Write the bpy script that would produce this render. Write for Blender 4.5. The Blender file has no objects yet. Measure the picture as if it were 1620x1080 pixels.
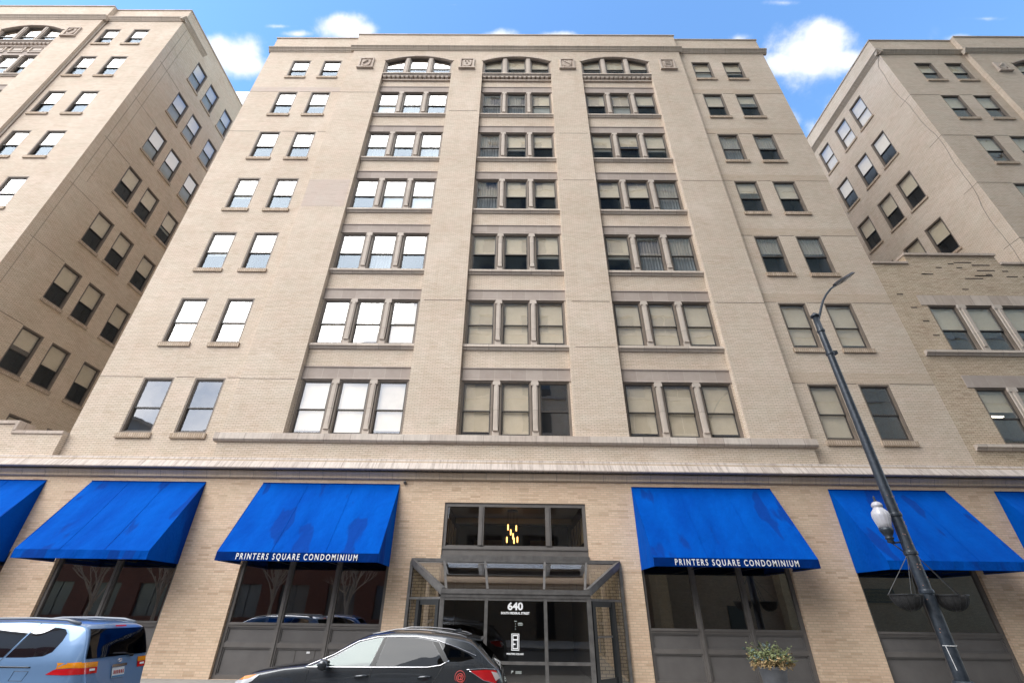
import bpy, math, random
from mathutils import Vector, Matrix
R = math.radians
sc = bpy.context.scene
COL = sc.collection

# ------------------------------------------------------------------ camera
cam_d = bpy.data.cameras.new("camera"); cam = bpy.data.objects.new("camera", cam_d); COL.objects.link(cam)
CAMP = (714.977, -0.00945969, 0.53767934, 0.01425693, -7.5448, -0.336)
def cam_axes():
    f, yaw, pit, rol = CAMP[:4]
    fw = Vector((math.sin(yaw)*math.cos(pit), math.cos(yaw)*math.cos(pit), math.sin(pit)))
    r0 = Vector((math.cos(yaw), -math.sin(yaw), 0)); u0 = r0.cross(fw)
    r = math.cos(rol)*r0+math.sin(rol)*u0; u = -math.sin(rol)*r0+math.cos(rol)*u0
    return r, u, fw
r_, u_, f_ = cam_axes()
M_ = Matrix(((r_.x, u_.x, -f_.x), (r_.y, u_.y, -f_.y), (r_.z, u_.z, -f_.z))).to_4x4()
M_.translation = Vector((0, 0, 1.9))
cam.matrix_world = M_
cam_d.sensor_fit = 'HORIZONTAL'; cam_d.sensor_width = 36; cam_d.lens = CAMP[0]/1620*36
cam_d.shift_x = -CAMP[4]/1620; cam_d.shift_y = CAMP[5]/1620
cam_d.clip_start = 0.05; cam_d.clip_end = 3000
sc.camera = cam
def pixdir(px, py):
    d = (px-810-CAMP[4])*r_-(py-540-CAMP[5])*u_+CAMP[0]*f_
    return d.normalized()

# ------------------------------------------------------------------ light
sc.view_settings.view_transform = 'Standard'; sc.view_settings.look = 'None'
sc.view_settings.gamma = 1.0; sc.view_settings.use_curve_mapping = False
EXPOSURE = 1.18
sc.view_settings.exposure = EXPOSURE
SUN_EL, SUN_AZ = 46, 224          # azimuth measured clockwise from +y (north), so the sun stands behind the camera to the left
sun_dir = Vector((math.sin(R(SUN_AZ))*math.cos(R(SUN_EL)), math.cos(R(SUN_AZ))*math.cos(R(SUN_EL)), math.sin(R(SUN_EL))))
sd = bpy.data.lights.new("sun", 'SUN'); sd.energy = 1.75; sd.angle = R(50); sd.color = (1.0, 0.96, 0.9)
so = bpy.data.objects.new("sun", sd); COL.objects.link(so)
so.rotation_euler = (-sun_dir).to_track_quat('-Z', 'Y').to_euler(); so.location = (-30, -20, 60)

W = bpy.data.worlds.new("World"); sc.world = W; W.use_nodes = True
def world():
    nt = W.node_tree; nt.nodes.clear(); N = nt.nodes.new; L = nt.links.new
    out = N('ShaderNodeOutputWorld'); bg = N('ShaderNodeBackground'); L(bg.outputs[0], out.inputs[0])
    bg.inputs[1].default_value = 0.12
    sky = N('ShaderNodeTexSky'); sky.sky_type = 'NISHITA'; sky.sun_disc = False
    sky.sun_elevation = R(SUN_EL); sky.sun_rotation = R(SUN_AZ); sky.air_density = 1.6; sky.dust_density = 0.2; sky.ozone_density = 4.0
    tc = N('ShaderNodeTexCoord')
    def math_(op, a, b=None, clamp=False):
        n = N('ShaderNodeMath'); n.operation = op; n.use_clamp = clamp
        for i, v in enumerate((a, b)):
            if v is None: continue
            if isinstance(v, (int, float)): n.inputs[i].default_value = v
            else: L(v, n.inputs[i])
        return n.outputs[0]
    def noise(scale, detail, rough=.55, off=(0, 0, 0)):
        mp = N('ShaderNodeMapping'); L(tc.outputs['Generated'], mp.inputs[0]); mp.inputs['Location'].default_value = off
        n = N('ShaderNodeTexNoise'); n.inputs['Scale'].default_value = scale; n.inputs['Detail'].default_value = detail
        n.inputs['Roughness'].default_value = rough; L(mp.outputs[0], n.inputs['Vector']); return n.outputs[0]
    n1 = noise(16, 8, .6, (3, 1, 2)); n2 = noise(5, 5, .6, (7, 4, 1)); n3 = noise(42, 4, .6)
    # cumulus clouds in the strip of sky above the roofs, plus an added unseen pair: direction, half sizes, softness
    # (pixel where it stands, half width, half height, weakness)
    clouds = [((1283, 90), 92, 50, 0), ((1303, 62), 50, 34, 0), ((1238, 100), 48, 27, 0), ((1338, 94), 36, 24, 0),
              ((372, 92), 52, 36, 0), ((350, 80), 36, 26, 0), ((400, 104), 40, 28, .1), ((548, 44), 46, 24, 0), ((576, 50), 26, 20, 0), ((470, 54), 40, 10, .35),
              ((790, 60), 34, 14, 0), ((880, 61), 34, 13, 0), ((1168, 62), 40, 17, .35), ((1518, 62), 42, 15, .35), ((1285, 200), 50, 40, .42), ((1255, 190), 40, 30, .4),
              ((1240, 5), 120, 16, .62), ((1560, 30), 120, 14, .6), ((440, 42), 60, 10, .6), ((700, 8), 120, 8, .7), ((1440, 330), 150, 140, -.35), ((150, 330), 150, 150, -.4)]  # final pair stands unseen behind the buildings, added to whiten reflections in side windows
    total = None
    for (pp, rx, ry, weak) in clouds:
        c = pixdir(*pp); e1 = pixdir(pp[0]+rx, pp[1])-c; e2 = pixdir(pp[0], pp[1]+ry)-c
        e1 = e1-c*e1.dot(c); e2 = e2-c*e2.dot(c)
        g11, g12, g22 = e1.dot(e1), e1.dot(e2), e2.dot(e2); det = g11*g22-g12*g12
        d1 = (e1*g22-e2*g12)/det; d2 = (e2*g11-e1*g12)/det
        def dot(v):
            d = N('ShaderNodeVectorMath'); d.operation = 'DOT_PRODUCT'; L(tc.outputs['Generated'], d.inputs[0]); d.inputs[1].default_value = v
            return d.outputs['Value']
        a = dot(d1); b = dot(d2)
        rr = math_('SQRT', math_('ADD', math_('MULTIPLY', a, a), math_('MULTIPLY', b, b)))
        front = math_('GREATER_THAN', dot(c), 0.5)
        v = math_('MULTIPLY', math_('SUBTRACT', 1.0-weak, math_('MULTIPLY', rr, .72)), front)
        total = v if total is None else math_('MAXIMUM', total, v)
    wob = math_('ADD', math_('MULTIPLY', math_('SUBTRACT', n1, .5), .95), math_('MULTIPLY', math_('SUBTRACT', n3, .5), .35))
    val = math_('ADD', total, wob)
    mr = N('ShaderNodeMapRange'); mr.interpolation_type = 'SMOOTHERSTEP'; L(val, mr.inputs[0]); mr.inputs[1].default_value = .12; mr.inputs[2].default_value = .80
    # broad bright cloud cover in the half of the sky behind the camera
    sx = N('ShaderNodeSeparateXYZ'); L(tc.outputs['Generated'], sx.inputs[0])
    back = math_('ADD', math_('MULTIPLY', sx.outputs[1], -2.0), math_('MULTIPLY', math_('SUBTRACT', n2, .5), 1.2))
    mb = N('ShaderNodeMapRange'); mb.interpolation_type = 'SMOOTHSTEP'; L(back, mb.inputs[0]); mb.inputs[1].default_value = -.45; mb.inputs[2].default_value = .35
    fr = N('ShaderNodeMix'); fr.data_type = 'RGBA'; L(mr.outputs[0], fr.inputs[0])
    skm = N('ShaderNodeMix'); skm.data_type = 'RGBA'; skm.blend_type = 'MULTIPLY'; skm.inputs[0].default_value = 1
    L(sky.outputs[0], skm.inputs['A']); skm.inputs['B'].default_value = (.84, 1.06, 1.24, 1)
    L(skm.outputs['Result'], fr.inputs['A'])
    shade = N('ShaderNodeMix'); shade.data_type = 'RGBA'; L(n1, shade.inputs[0]); shade.inputs['A'].default_value = (3.6, 3.9, 4.4, 1); shade.inputs['B'].default_value = (4.7, 4.7, 4.9, 1)
    L(shade.outputs['Result'], fr.inputs['B'])
    bk = N('ShaderNodeMix'); bk.data_type = 'RGBA'; L(mb.outputs[0], bk.inputs[0]); L(fr.outputs['Result'], bk.inputs['A'])
    sh2 = N('ShaderNodeMix'); sh2.data_type = 'RGBA'; L(math_('MULTIPLY', math_('SUBTRACT', math_('ADD', math_('MULTIPLY', n2, .7), math_('MULTIPLY', n1, .3)), .36), 3.6, True), sh2.inputs[0]); sh2.inputs['A'].default_value = (5.6, 6.3, 7.6, 1); sh2.inputs['B'].default_value = (11.2, 11.1, 11.3, 1)
    L(sh2.outputs['Result'], bk.inputs['B'])
    L(bk.outputs['Result'], bg.inputs[0])
world()

# ------------------------------------------------------------------ helpers
class MB:
    def __init__(s): s.v = []; s.f = []; s.m = []
    def face(s, pts, m=0):
        i = len(s.v); s.v += [tuple(p) for p in pts]; s.f.append(tuple(range(i, i+len(pts)))); s.m.append(m)
    def box(s, x0, x1, y0, y1, z0, z1, m=0):
        i = len(s.v)
        s.v += [(x0,y0,z0),(x1,y0,z0),(x1,y1,z0),(x0,y1,z0),(x0,y0,z1),(x1,y0,z1),(x1,y1,z1),(x0,y1,z1)]
        for q in ((0,3,2,1),(4,5,6,7),(0,1,5,4),(1,2,6,5),(2,3,7,6),(3,0,4,7)):
            s.f.append(tuple(i+k for k in q)); s.m.append(m)
    def ring(s, x0, x1, z0, z1, t, y0, y1, m=0, tb=None):
        tb = t if tb is None else tb
        s.box(x0, x1, y0, y1, z1-t, z1, m); s.box(x0, x1, y0, y1, z0, z0+tb, m)
        s.box(x0, x0+t, y0, y1, z0+tb, z1-t, m); s.box(x1-t, x1, y0, y1, z0+tb, z1-t, m)
    def bar(s, p, q, w, h=None, m=0, up=(0,0,1)):
        h = w if h is None else h
        p = Vector(p); q = Vector(q); d = (q-p).normalized(); up = Vector(up)
        if abs(d.dot(up)) > .98: up = Vector((0,1,0))
        a = d.cross(up).normalized()*w/2; b = a.cross(d).normalized()*h/2
        i = len(s.v)
        for c in (p, q):
            for e in (a+b, -a+b, -a-b, a-b): s.v.append(tuple(c+e))
        for k in range(4):
            s.f.append((i+k, i+4+k, i+4+(k+1) % 4, i+(k+1) % 4)); s.m.append(m)
        s.f.append((i, i+1, i+2, i+3)); s.f.append((i+7, i+6, i+5, i+4)); s.m += [m, m]
    def tube(s, pts, rad, n=10, m=0, cap=True):
        pts = [Vector(p) for p in pts]; rs = rad if isinstance(rad, (list, tuple)) else [rad]*len(pts)
        i0 = len(s.v); ref = None
        for k, p in enumerate(pts):
            d = (pts[min(k+1, len(pts)-1)]-pts[max(k-1, 0)]).normalized()
            if ref is None: ref = Vector((0,1,0)) if abs(d.y) < .9 else Vector((1,0,0))
            a = d.cross(ref).normalized(); b = d.cross(a).normalized()
            for j in range(n):
                t = 2*math.pi*j/n; s.v.append(tuple(p+(a*math.cos(t)+b*math.sin(t))*rs[k]))
        for k in range(len(pts)-1):
            for j in range(n):
                s.f.append((i0+k*n+j, i0+k*n+(j+1) % n, i0+(k+1)*n+(j+1) % n, i0+(k+1)*n+j)); s.m.append(m)
        if cap:
            s.f.append(tuple(i0+j for j in range(n))[::-1]); s.f.append(tuple(i0+(len(pts)-1)*n+j for j in range(n))); s.m += [m, m]
    def lathe(s, prof, c=(0,0,0), n=24, m=0):   # prof: (radius, z)
        i0 = len(s.v)
        for (r, z) in prof:
            for j in range(n):
                t = 2*math.pi*j/n; s.v.append((c[0]+r*math.cos(t), c[1]+r*math.sin(t), c[2]+z))
        for k in range(len(prof)-1):
            for j in range(n):
                s.f.append((i0+k*n+j, i0+k*n+(j+1) % n, i0+(k+1)*n+(j+1) % n, i0+(k+1)*n+j)); s.m.append(m)
        s.f.append(tuple(i0+j for j in range(n))[::-1]); s.f.append(tuple(i0+(len(prof)-1)*n+j for j in range(n))); s.m += [m, m]
    def prof_x(s, pts, x0, x1, m=0):            # closed profile of (y,z) run along x
        i = len(s.v); n = len(pts)
        s.v += [(x0, y, z) for y, z in pts]+[(x1, y, z) for y, z in pts]
        for k in range(n): s.f.append((i+k, i+(k+1) % n, i+n+(k+1) % n, i+n+k)); s.m.append(m)
        s.f.append(tuple(i+k for k in range(n))[::-1]); s.f.append(tuple(i+n+k for k in range(n))); s.m += [m, m]
    def prof_y(s, pts, y0, y1, m=0):            # closed profile of (x,z) run along y
        i = len(s.v); n = len(pts)
        s.v += [(x, y0, z) for x, z in pts]+[(x, y1, z) for x, z in pts]
        for k in range(n): s.f.append((i+k, i+(k+1) % n, i+n+(k+1) % n, i+n+k)); s.m.append(m)
        s.f.append(tuple(i+k for k in range(n))[::-1]); s.f.append(tuple(i+n+k for k in range(n))); s.m += [m, m]
    def build(s, name, mats, parent=None, smooth=False, recalc=False, origin=None, bevel=0):
        me = bpy.data.meshes.new(name)
        o3 = Vector((0,0,0))
        if parent is not None and origin is None:
            o3 = Vector(parent['_o']) if '_o' in parent.keys() else Vector((0,0,0))
        if origin is not None: o3 = Vector(origin)
        me.from_pydata([tuple(Vector(p)-o3) for p in s.v], [], s.f)
        mats = mats if isinstance(mats, (list, tuple)) else [mats]
        for m_ in mats: me.materials.append(m_)
        if recalc:
            import bmesh
            bm = bmesh.new(); bm.from_mesh(me)
            bmesh.ops.remove_doubles(bm, verts=bm.verts, dist=1e-5); bmesh.ops.recalc_face_normals(bm, faces=bm.faces)
            bm.to_mesh(me); bm.free()
        me.update()
        uv = me.uv_layers.new(name="uv")
        for pi, p in enumerate(me.polygons):
            if not recalc: p.material_index = s.m[pi] if len(mats) > 1 else 0
            p.use_smooth = smooth
            n = p.normal
            for li in p.loop_indices:
                c = Vector(me.vertices[me.loops[li].vertex_index].co)+o3
                if abs(n.y) >= abs(n.x) and abs(n.y) >= abs(n.z): uv.data[li].uv = (c.x, c.z)
                elif abs(n.x) >= abs(n.z): uv.data[li].uv = (c.y, c.z)
                else: uv.data[li].uv = (c.x, c.y)
        o = bpy.data.objects.new(name, me); COL.objects.link(o)
        if parent is not None: o.parent = parent
        elif origin is not None: o.location = o3
        if bevel:
            b = o.modifiers.new("bevel", 'BEVEL'); b.width = bevel; b.segments = 2; b.limit_method = 'ANGLE'
        return o
def tag(o, label=None, cat=None, group=None, kind=None):
    if label: o['label'] = label
    if cat: o['category'] = cat
    if group: o['group'] = group
    if kind: o['kind'] = kind
    return o
def thing(name, label, cat, loc, group=None, rz=0):
    o = bpy.data.objects.new(name, None); COL.objects.link(o); o.location = loc; o.rotation_euler = (0, 0, rz)
    o.empty_display_size = .3; o['_o'] = tuple(loc) if rz == 0 else (0., 0., 0.)
    return tag(o, label, cat, group)

# ------------------------------------------------------------------ materials
def mat(name, col, rough=.7, metal=0., spec=.5, coat=0.):
    m = bpy.data.materials.new(name); m.use_nodes = True; b = m.node_tree.nodes['Principled BSDF']
    b.inputs['Base Color'].default_value = (*col, 1); b.inputs['Roughness'].default_value = rough; b.inputs['Metallic'].default_value = metal
    b.inputs['Specular IOR Level'].default_value = spec; b.inputs['Coat Weight'].default_value = coat; b.inputs['Coat Roughness'].default_value = .03
    return m
class NT:
    def __init__(s, m): s.nt = m.node_tree; s.b = s.nt.nodes['Principled BSDF']
    def n(s, t, **k):
        x = s.nt.nodes.new(t)
        for a, v in k.items(): setattr(x, a, v)
        return x
    def l(s, a, b): s.nt.links.new(a, b)
    def coords(s, kind='UV', scale=(1,1,1), loc=(0,0,0)):
        tc = s.n('ShaderNodeTexCoord'); mp = s.n('ShaderNodeMapping'); s.l(tc.outputs[kind], mp.inputs[0])
        mp.inputs['Scale'].default_value = scale; mp.inputs['Location'].default_value = loc; return mp.outputs[0]
    def noise(s, vec, scale, detail=4, rough=.6):
        x = s.n('ShaderNodeTexNoise'); s.l(vec, x.inputs['Vector']); x.inputs['Scale'].default_value = scale
        x.inputs['Detail'].default_value = detail; x.inputs['Roughness'].default_value = rough; return x.outputs[0]
    def rng(s, v, a, b, c, d):
        x = s.n('ShaderNodeMapRange'); s.l(v, x.inputs[0])
        for i, q in enumerate((a, b, c, d)): x.inputs[i+1].default_value = q
        return x.outputs[0]
    def mix(s, fac, a, b, mode='MIX'):
        x = s.n('ShaderNodeMix', data_type='RGBA', blend_type=mode)
        if isinstance(fac, (int, float)): x.inputs[0].default_value = fac
        else: s.l(fac, x.inputs[0])
        for k, v in (('A', a), ('B', b)):
            if isinstance(v, (tuple, list)): x.inputs[k].default_value = (*v[:3], 1)
            else: s.l(v, x.inputs[k])
        return x.outputs['Result']
    def bump(s, h, strength, dist):
        x = s.n('ShaderNodeBump'); s.l(h, x.inputs['Height']); x.inputs['Strength'].default_value = strength; x.inputs['Distance'].default_value = dist
        s.l(x.outputs[0], s.b.inputs['Normal'])
def brick(name, c1, c2, mortar, stain=(.60, .54, .47), wd=.205, rh=.067, amount=.45, odd=None, streak=.35, pale=.3, oddk=.3):
    m = mat(name, c1, .88, spec=.25); t = NT(m)
    uv = t.coords('UV')
    b = t.n('ShaderNodeTexBrick'); t.l(uv, b.inputs['Vector'])
    b.inputs['Scale'].default_value = 1; b.inputs['Brick Width'].default_value = wd; b.inputs['Row Height'].default_value = rh
    b.inputs['Mortar Size'].default_value = .008; b.inputs['Mortar Smooth'].default_value = .25; b.inputs['Bias'].default_value = -.1
    b.inputs['Color1'].default_value = (*c1, 1); b.inputs['Color2'].default_value = (*c2, 1); b.inputs['Mortar'].default_value = (*mortar, 1)
    col = b.outputs['Color']
    # single odd bricks and short runs of one course
    v = t.coords('UV', (1/(wd*1.6), 1/rh, 1)); fl = t.n('ShaderNodeVectorMath', operation='FLOOR'); t.l(v, fl.inputs[0])
    wn = t.n('ShaderNodeTexWhiteNoise', noise_dimensions='2D'); t.l(fl.outputs[0], wn.inputs['Vector'])
    ob = t.rng(wn.outputs['Value'], .80, 1.0, 0, oddk)
    col = t.mix(ob, col, odd or (c2[0]*.72, c2[1]*.66, c2[2]*.6))
    fm = t.mix(b.outputs['Fac'], col, b.outputs['Color'])   # keep mortar lines
    # broad staining, pale washed patches and vertical run-off
    big = t.rng(t.noise(t.coords('UV', (.22, .3, 1)), 1, 6, .65), .42, .72, 0, amount)
    c = t.mix(big, fm, t.mix(1, fm, stain, 'MULTIPLY'))
    pl = t.rng(t.noise(t.coords('UV', (.5, .35, 1), (9, 4, 0)), 1, 6, .7), .52, .78, 0, pale)
    c = t.mix(pl, c, (min(c1[0]*1.22, .85), min(c1[1]*1.24, .82), min(c1[2]*1.32, .8)))
    hu = t.rng(t.noise(t.coords('UV', (.9, 1.4, 1), (5, 2, 0)), 1, 4, .6), .35, .65, 0, 1)
    cr = t.rng(t.noise(t.coords('UV', (.18, 15, 1), (2, 0, 0)), 1, 2, .7), .35, .65, 0, .5)
    c = t.mix(cr, c, t.mix(1, c, (.88, .86, .83), 'MULTIPLY'))
    c = t.mix(t.rng(hu, 0, 1, .0, .55), c, t.mix(1, c, (1.03, .955, .95), 'MULTIPLY'))
    st = t.rng(t.noise(t.coords('UV', (2.2, .11, 1), (3, 7, 0)), 1, 5, .7), .55, .8, 0, streak)
    c = t.mix(st, c, t.mix(1, c, (.78, .70, .62), 'MULTIPLY'))
    t.l(c, t.b.inputs['Base Color'])
    t.bump(t.rng(b.outputs['Fac'], 0, 1, 1, 0), .6, .006)
    return m
def stone(name, c1, c2, bw=.62, bh=.6, joint=(.3, .26, .23), streak=.0, grain=.35):
    m = mat(name, c1, .85, spec=.25); t = NT(m)
    b = t.n('ShaderNodeTexBrick', offset=0.0); t.l(t.coords('UV'), b.inputs['Vector'])
    b.inputs['Scale'].default_value = 1; b.inputs['Brick Width'].default_value = bw; b.inputs['Row Height'].default_value = bh
    b.inputs['Mortar Size'].default_value = .008; b.inputs['Color1'].default_value = (*c1, 1); b.inputs['Color2'].default_value = (*c2, 1); b.inputs['Mortar'].default_value = (*joint, 1)
    n1 = t.noise(t.coords('UV'), 2.5, 6, .7)
    c = t.mix(t.rng(n1, .35, .75, 0, grain), b.outputs['Color'], t.mix(1, b.outputs['Color'], (.62, .57, .53), 'MULTIPLY'))
    if streak:
        s = t.rng(t.noise(t.coords('UV', (13, .9, 1)), 1, 5, .75), .46, .72, 0, streak)
        c = t.mix(s, c, (.14, .11, .09))
    t.l(c, t.b.inputs['Base Color']); t.bump(n1, .3, .01)
    return m
def speckle(name, c1, c2, scale, rough=.8, detail=5, bump=.2, lo=.35, hi=.65, kind='Object', sc3=(1,1,1), **k):
    m = mat(name, c1, rough, **k); t = NT(m); n = t.noise(t.coords(kind, sc3), scale, detail)
    t.l(t.mix(t.rng(n, lo, hi, 0, 1), c1, c2), t.b.inputs['Base Color'])
    if bump: t.bump(n, bump, .01)
    return m
def glass(name, refl, edge=.45, *, tint=(.75, .82, .82), wav=.0012, through=1.0, rough=.0, gloss=(.93, .96, 1.0)):
    m = bpy.data.materials.new(name); m.use_nodes = True; nt = m.node_tree; nt.nodes.clear(); N = nt.nodes.new; L = nt.links.new
    out = N('ShaderNodeOutputMaterial'); mx = N('ShaderNodeMixShader'); tr = N('ShaderNodeBsdfTransparent'); gl = N('ShaderNodeBsdfGlossy')
    tr.inputs[0].default_value = (*[c*through for c in tint], 1); gl.inputs[0].default_value = (*gloss, 1); gl.inputs['Roughness'].default_value = rough
    lw = N('ShaderNodeLayerWeight'); lw.inputs['Blend'].default_value = .32
    mr = N('ShaderNodeMapRange'); L(lw.outputs['Facing'], mr.inputs[0]); mr.inputs[1].default_value = 0; mr.inputs[2].default_value = 1
    mr.inputs[3].default_value = refl; mr.inputs[4].default_value = min(1., refl+edge)
    tc = N('ShaderNodeTexCoord'); oi = N('ShaderNodeObjectInfo'); ad = N('ShaderNodeVectorMath'); ad.operation = 'ADD'
    ml = N('ShaderNodeMath'); ml.operation = 'MULTIPLY'; L(oi.outputs['Random'], ml.inputs[0]); ml.inputs[1].default_value = 97
    L(tc.outputs['Object'], ad.inputs[0]); L(ml.outputs[0], ad.inputs[1])
    no = N('ShaderNodeTexNoise'); no.inputs['Scale'].default_value = 1.1; no.inputs['Detail'].default_value = 2; L(ad.outputs[0], no.inputs['Vector'])
    bp = N('ShaderNodeBump'); bp.inputs['Strength'].default_value = 1; bp.inputs['Distance'].default_value = wav*10; L(no.outputs[0], bp.inputs['Height'])
    L(bp.outputs[0], gl.inputs['Normal'])
    L(mr.outputs[0], mx.inputs[0]); L(tr.outputs[0], mx.inputs[1]); L(gl.outputs[0], mx.inputs[2]); L(mx.outputs[0], out.inputs[0])
    return m
def emit(name, col, s):
    m = mat(name, col, .5); b = m.node_tree.nodes['Principled BSDF']; b.inputs['Emission Color'].default_value = (*col, 1); b.inputs['Emission Strength'].default_value = s
    return m

BR_UP = brick('cream_brick', (.69, .60, .50), (.62, .53, .42), (.40, .34, .275), amount=.30, streak=.36, pale=.35)
BR_SIDE = brick('side_brick', (.72, .61, .475), (.64, .53, .40), (.40, .325, .245), amount=.3, streak=.4, pale=.35)
BR_BASE = brick('tan_brick', (.72, .565, .415), (.63, .475, .34), (.54, .43, .325), wd=.205, rh=.067, amount=.15, oddk=.6, odd=(.42, .29, .19), streak=.15, pale=.2)
BR_OLD = brick('weathered_brick', (.64, .54, .41), (.54, .44, .32), (.27, .22, .165), amount=.35, oddk=.5, odd=(.34, .25, .17), streak=.35)
BR_IN = brick('entrance_brick', (.52, .40, .25), (.42, .31, .19), (.12, .09, .06), rh=.083, amount=.1, streak=.1)
BR_RED = brick('red_brick', (.15, .052, .036), (.11, .038, .028), (.14, .11, .095))
BR_OPP = brick('opposite_brick', (.66, .58, .46), (.58, .49, .37), (.45, .38, .3), amount=.2)
ST_LINT = stone('lintel_stone', (.42, .36, .32), (.36, .305, .27), .62, 2.2, (.47, .41, .36))
ST_SILL = stone('sill_stone', (.58, .51, .44), (.46, .40, .345), .9, 3, streak=.25)
ST_MUL = stone('mullion_stone', (.56, .495, .435), (.49, .43, .375), 5, 1.2)
ST_BELT = stone('belt_stone', (.60, .54, .48), (.44, .37, .32), .95, 3, streak=.35)
ST_CORN = stone('cornice_stone', (.56, .50, .455), (.48, .42, .375), 1.15, 3, streak=.8, grain=.35)
ST_CORN2 = stone('bed_mould_stone', (.60, .49, .38), (.50, .40, .30), .8, 3, streak=.3)
ST_TOP = stone('top_cornice_stone', (.55, .47, .39), (.48, .41, .335), 1.4, 3, streak=.35)
ST_COPE = stone('coping_stone', (.58, .50, .43), (.46, .38, .32), .8, 3, streak=.3)
BR_SOLD = brick('soldier_brick', (.56, .47, .37), (.44, .35, .26), (.22, .17, .13), wd=.085, rh=.4)
JOINT = mat('joint_sealant', (.20, .165, .135), .9)
SCAR = mat('missing_brick', (.08, .06, .05), .95)
CASING = speckle('window_casing', (.17, .138, .11), (.21, .17, .138), 3, .55)
SASH = mat('window_sash', (.052, .046, .042), .45)
BLIND = speckle('window_blind', (.84, .78, .65), (.76, .70, .57), 2.0, .9, bump=0)
CURT = speckle('curtain', (.50, .48, .44), (.30, .29, .27), 14, .95, 2, bump=.4, sc3=(1, 1, .05))
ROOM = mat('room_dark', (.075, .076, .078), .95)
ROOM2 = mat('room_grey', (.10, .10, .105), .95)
GL_UP = glass('window_glass', .25, .25, tint=(.97, .94, .90), gloss=(.95, .95, .96), wav=.00025)
GL_SCR = glass('screened_glass', .075, .07, tint=(.62, .66, .70), wav=.0006, rough=.08, gloss=(.72, .85, 1.0))
GL_SIDE = glass('side_window_glass', .22, .32, tint=(.97, .95, .90), wav=.0004)
GL_STORE = glass('storefront_glass', .26, tint=(.55, .56, .56), gloss=(1, .94, .88), wav=.00008)
GL_LOBBY = glass('lobby_glass', .07, tint=(.85, .83, .8), wav=.00008)
GL_VEST = glass('vestibule_glass', .10, tint=(.72, .73, .73), wav=.0001)
METAL = speckle('storefront_metal', (.115, .106, .10), (.14, .13, .124), 3, .45)
GL_ROOF = glass('canopy_glass', .20, tint=(.72, .73, .73), wav=.0001)
METAL_L = speckle('canopy_metal', (.13, .126, .123), (.19, .184, .18), 5, .35, metal=.5)
PANEL = speckle('storefront_panel', (.112, .106, .104), (.135, .128, .126), 2, .42)
BLACKM = mat('black_paint', (.018, .02, .022), .35)
def fabric():
    m = mat('blue_canvas', (.0, .06, .36), .85, spec=.04); t = NT(m)
    oi = t.n('ShaderNodeObjectInfo'); ml = t.n('ShaderNodeMath', operation='MULTIPLY'); t.l(oi.outputs['Random'], ml.inputs[0]); ml.inputs[1].default_value = 53
    ad = t.n('ShaderNodeVectorMath', operation='ADD'); t.l(t.coords('Object', (1.5, 1, .22)), ad.inputs[0]); t.l(ml.outputs[0], ad.inputs[1])
    n = t.noise(ad.outputs[0], 1.0, 3, .45); f = t.noise(t.coords('Object', (1.1, 1, .18)), 1.2, 4, .55)
    c = t.mix(t.rng(f, .3, .7, 0, 1), (.0, .050, .31), (.0, .078, .41))
    c = t.mix(t.rng(n, .585, .62, 0, .7), c, (.004, .034, .215))
    t.l(c, t.b.inputs['Base Color'])
    t.bump(t.noise(t.coords('Object', (1, 1, .6)), 1.6, 4, .6), .9, .09)
    return m
FAB = fabric(); FAB_N = speckle('navy_valance', (.0, .018, .12), (.0, .026, .16), 3, .85, spec=.05)
LETTER = mat('white_lettering', (.78, .79, .80), .6)

def each(parent, name, m, boxes):
    for q in boxes:
        b = MB(); b.box(*q); b.build(name, m, parent)
class Boxes(list):
    def box(s, *q): s.append(q)
# ------------------------------------------------------------------ ground
def sheet(name, x0, x1, y0, y1, z, m, label=None):
    b = MB(); b.face([(x0, y0, z), (x1, y0, z), (x1, y1, z), (x0, y1, z)]); o = b.build(name, m); tag(o, kind='structure'); return o
ASPH = speckle('asphalt', (.05, .05, .052), (.075, .073, .07), 30, .9)
CONC_L = speckle('pale_gravel', (.52, .50, .46), (.44, .42, .39), 6, .95)
CONC = speckle('pavement_concrete', (.33, .32, .30), (.26, .25, .235), 6, .9)
sheet('ground', -900, 900, -900, 900, -.03, speckle('city_ground', (.16, .155, .15), (.2, .19, .18), .2, .95))
sheet('road', -90, 90, -1.2, 11.28, 0, ASPH)
for nm, y0, y1 in (('pavement', 11.42, 15.75), ('pavement', -8, -1.34)):
    b = MB(); b.box(-90, 90, y0, y1, -.02, .15); tag(b.build(nm, CONC), kind='structure')
for y0, y1 in ((11.28, 11.42), (-1.34, -1.2)):
    b = MB(); b.box(-90, 90, y0, y1, -.02, .153); tag(b.build('kerb', CONC), kind='structure')

# ------------------------------------------------------------------ walls with openings
def wall_front(mb, y, x0, x1, z0, z1, holes, depth=.28, m=0, mr=None):
    mr = m if mr is None else mr
    xs = sorted({x0, x1, *[h[0] for h in holes], *[h[1] for h in holes]}); zs = sorted({z0, z1, *[h[2] for h in holes], *[h[3] for h in holes]})
    xs = [x for x in xs if x0 <= x <= x1]; zs = [z for z in zs if z0 <= z <= z1]
    for a, b in zip(xs, xs[1:]):
        for c, d in zip(zs, zs[1:]):
            mx, mz = (a+b)/2, (c+d)/2
            if any(h[0] < mx < h[1] and h[2] < mz < h[3] for h in holes): continue
            mb.face([(a, y, c), (b, y, c), (b, y, d), (a, y, d)], m)
    for a, b, c, d in [h[:4] for h in holes]:
        Y = y+depth
        mb.face([(a, y, c), (a, y, d), (a, Y, d), (a, Y, c)][::-1], mr); mb.face([(b, y, c), (b, y, d), (b, Y, d), (b, Y, c)], mr)
        mb.face([(a, y, c), (b, y, c), (b, Y, c), (a, Y, c)][::-1], mr); mb.face([(a, y, d), (b, y, d), (b, Y, d), (a, Y, d)], mr)
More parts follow.
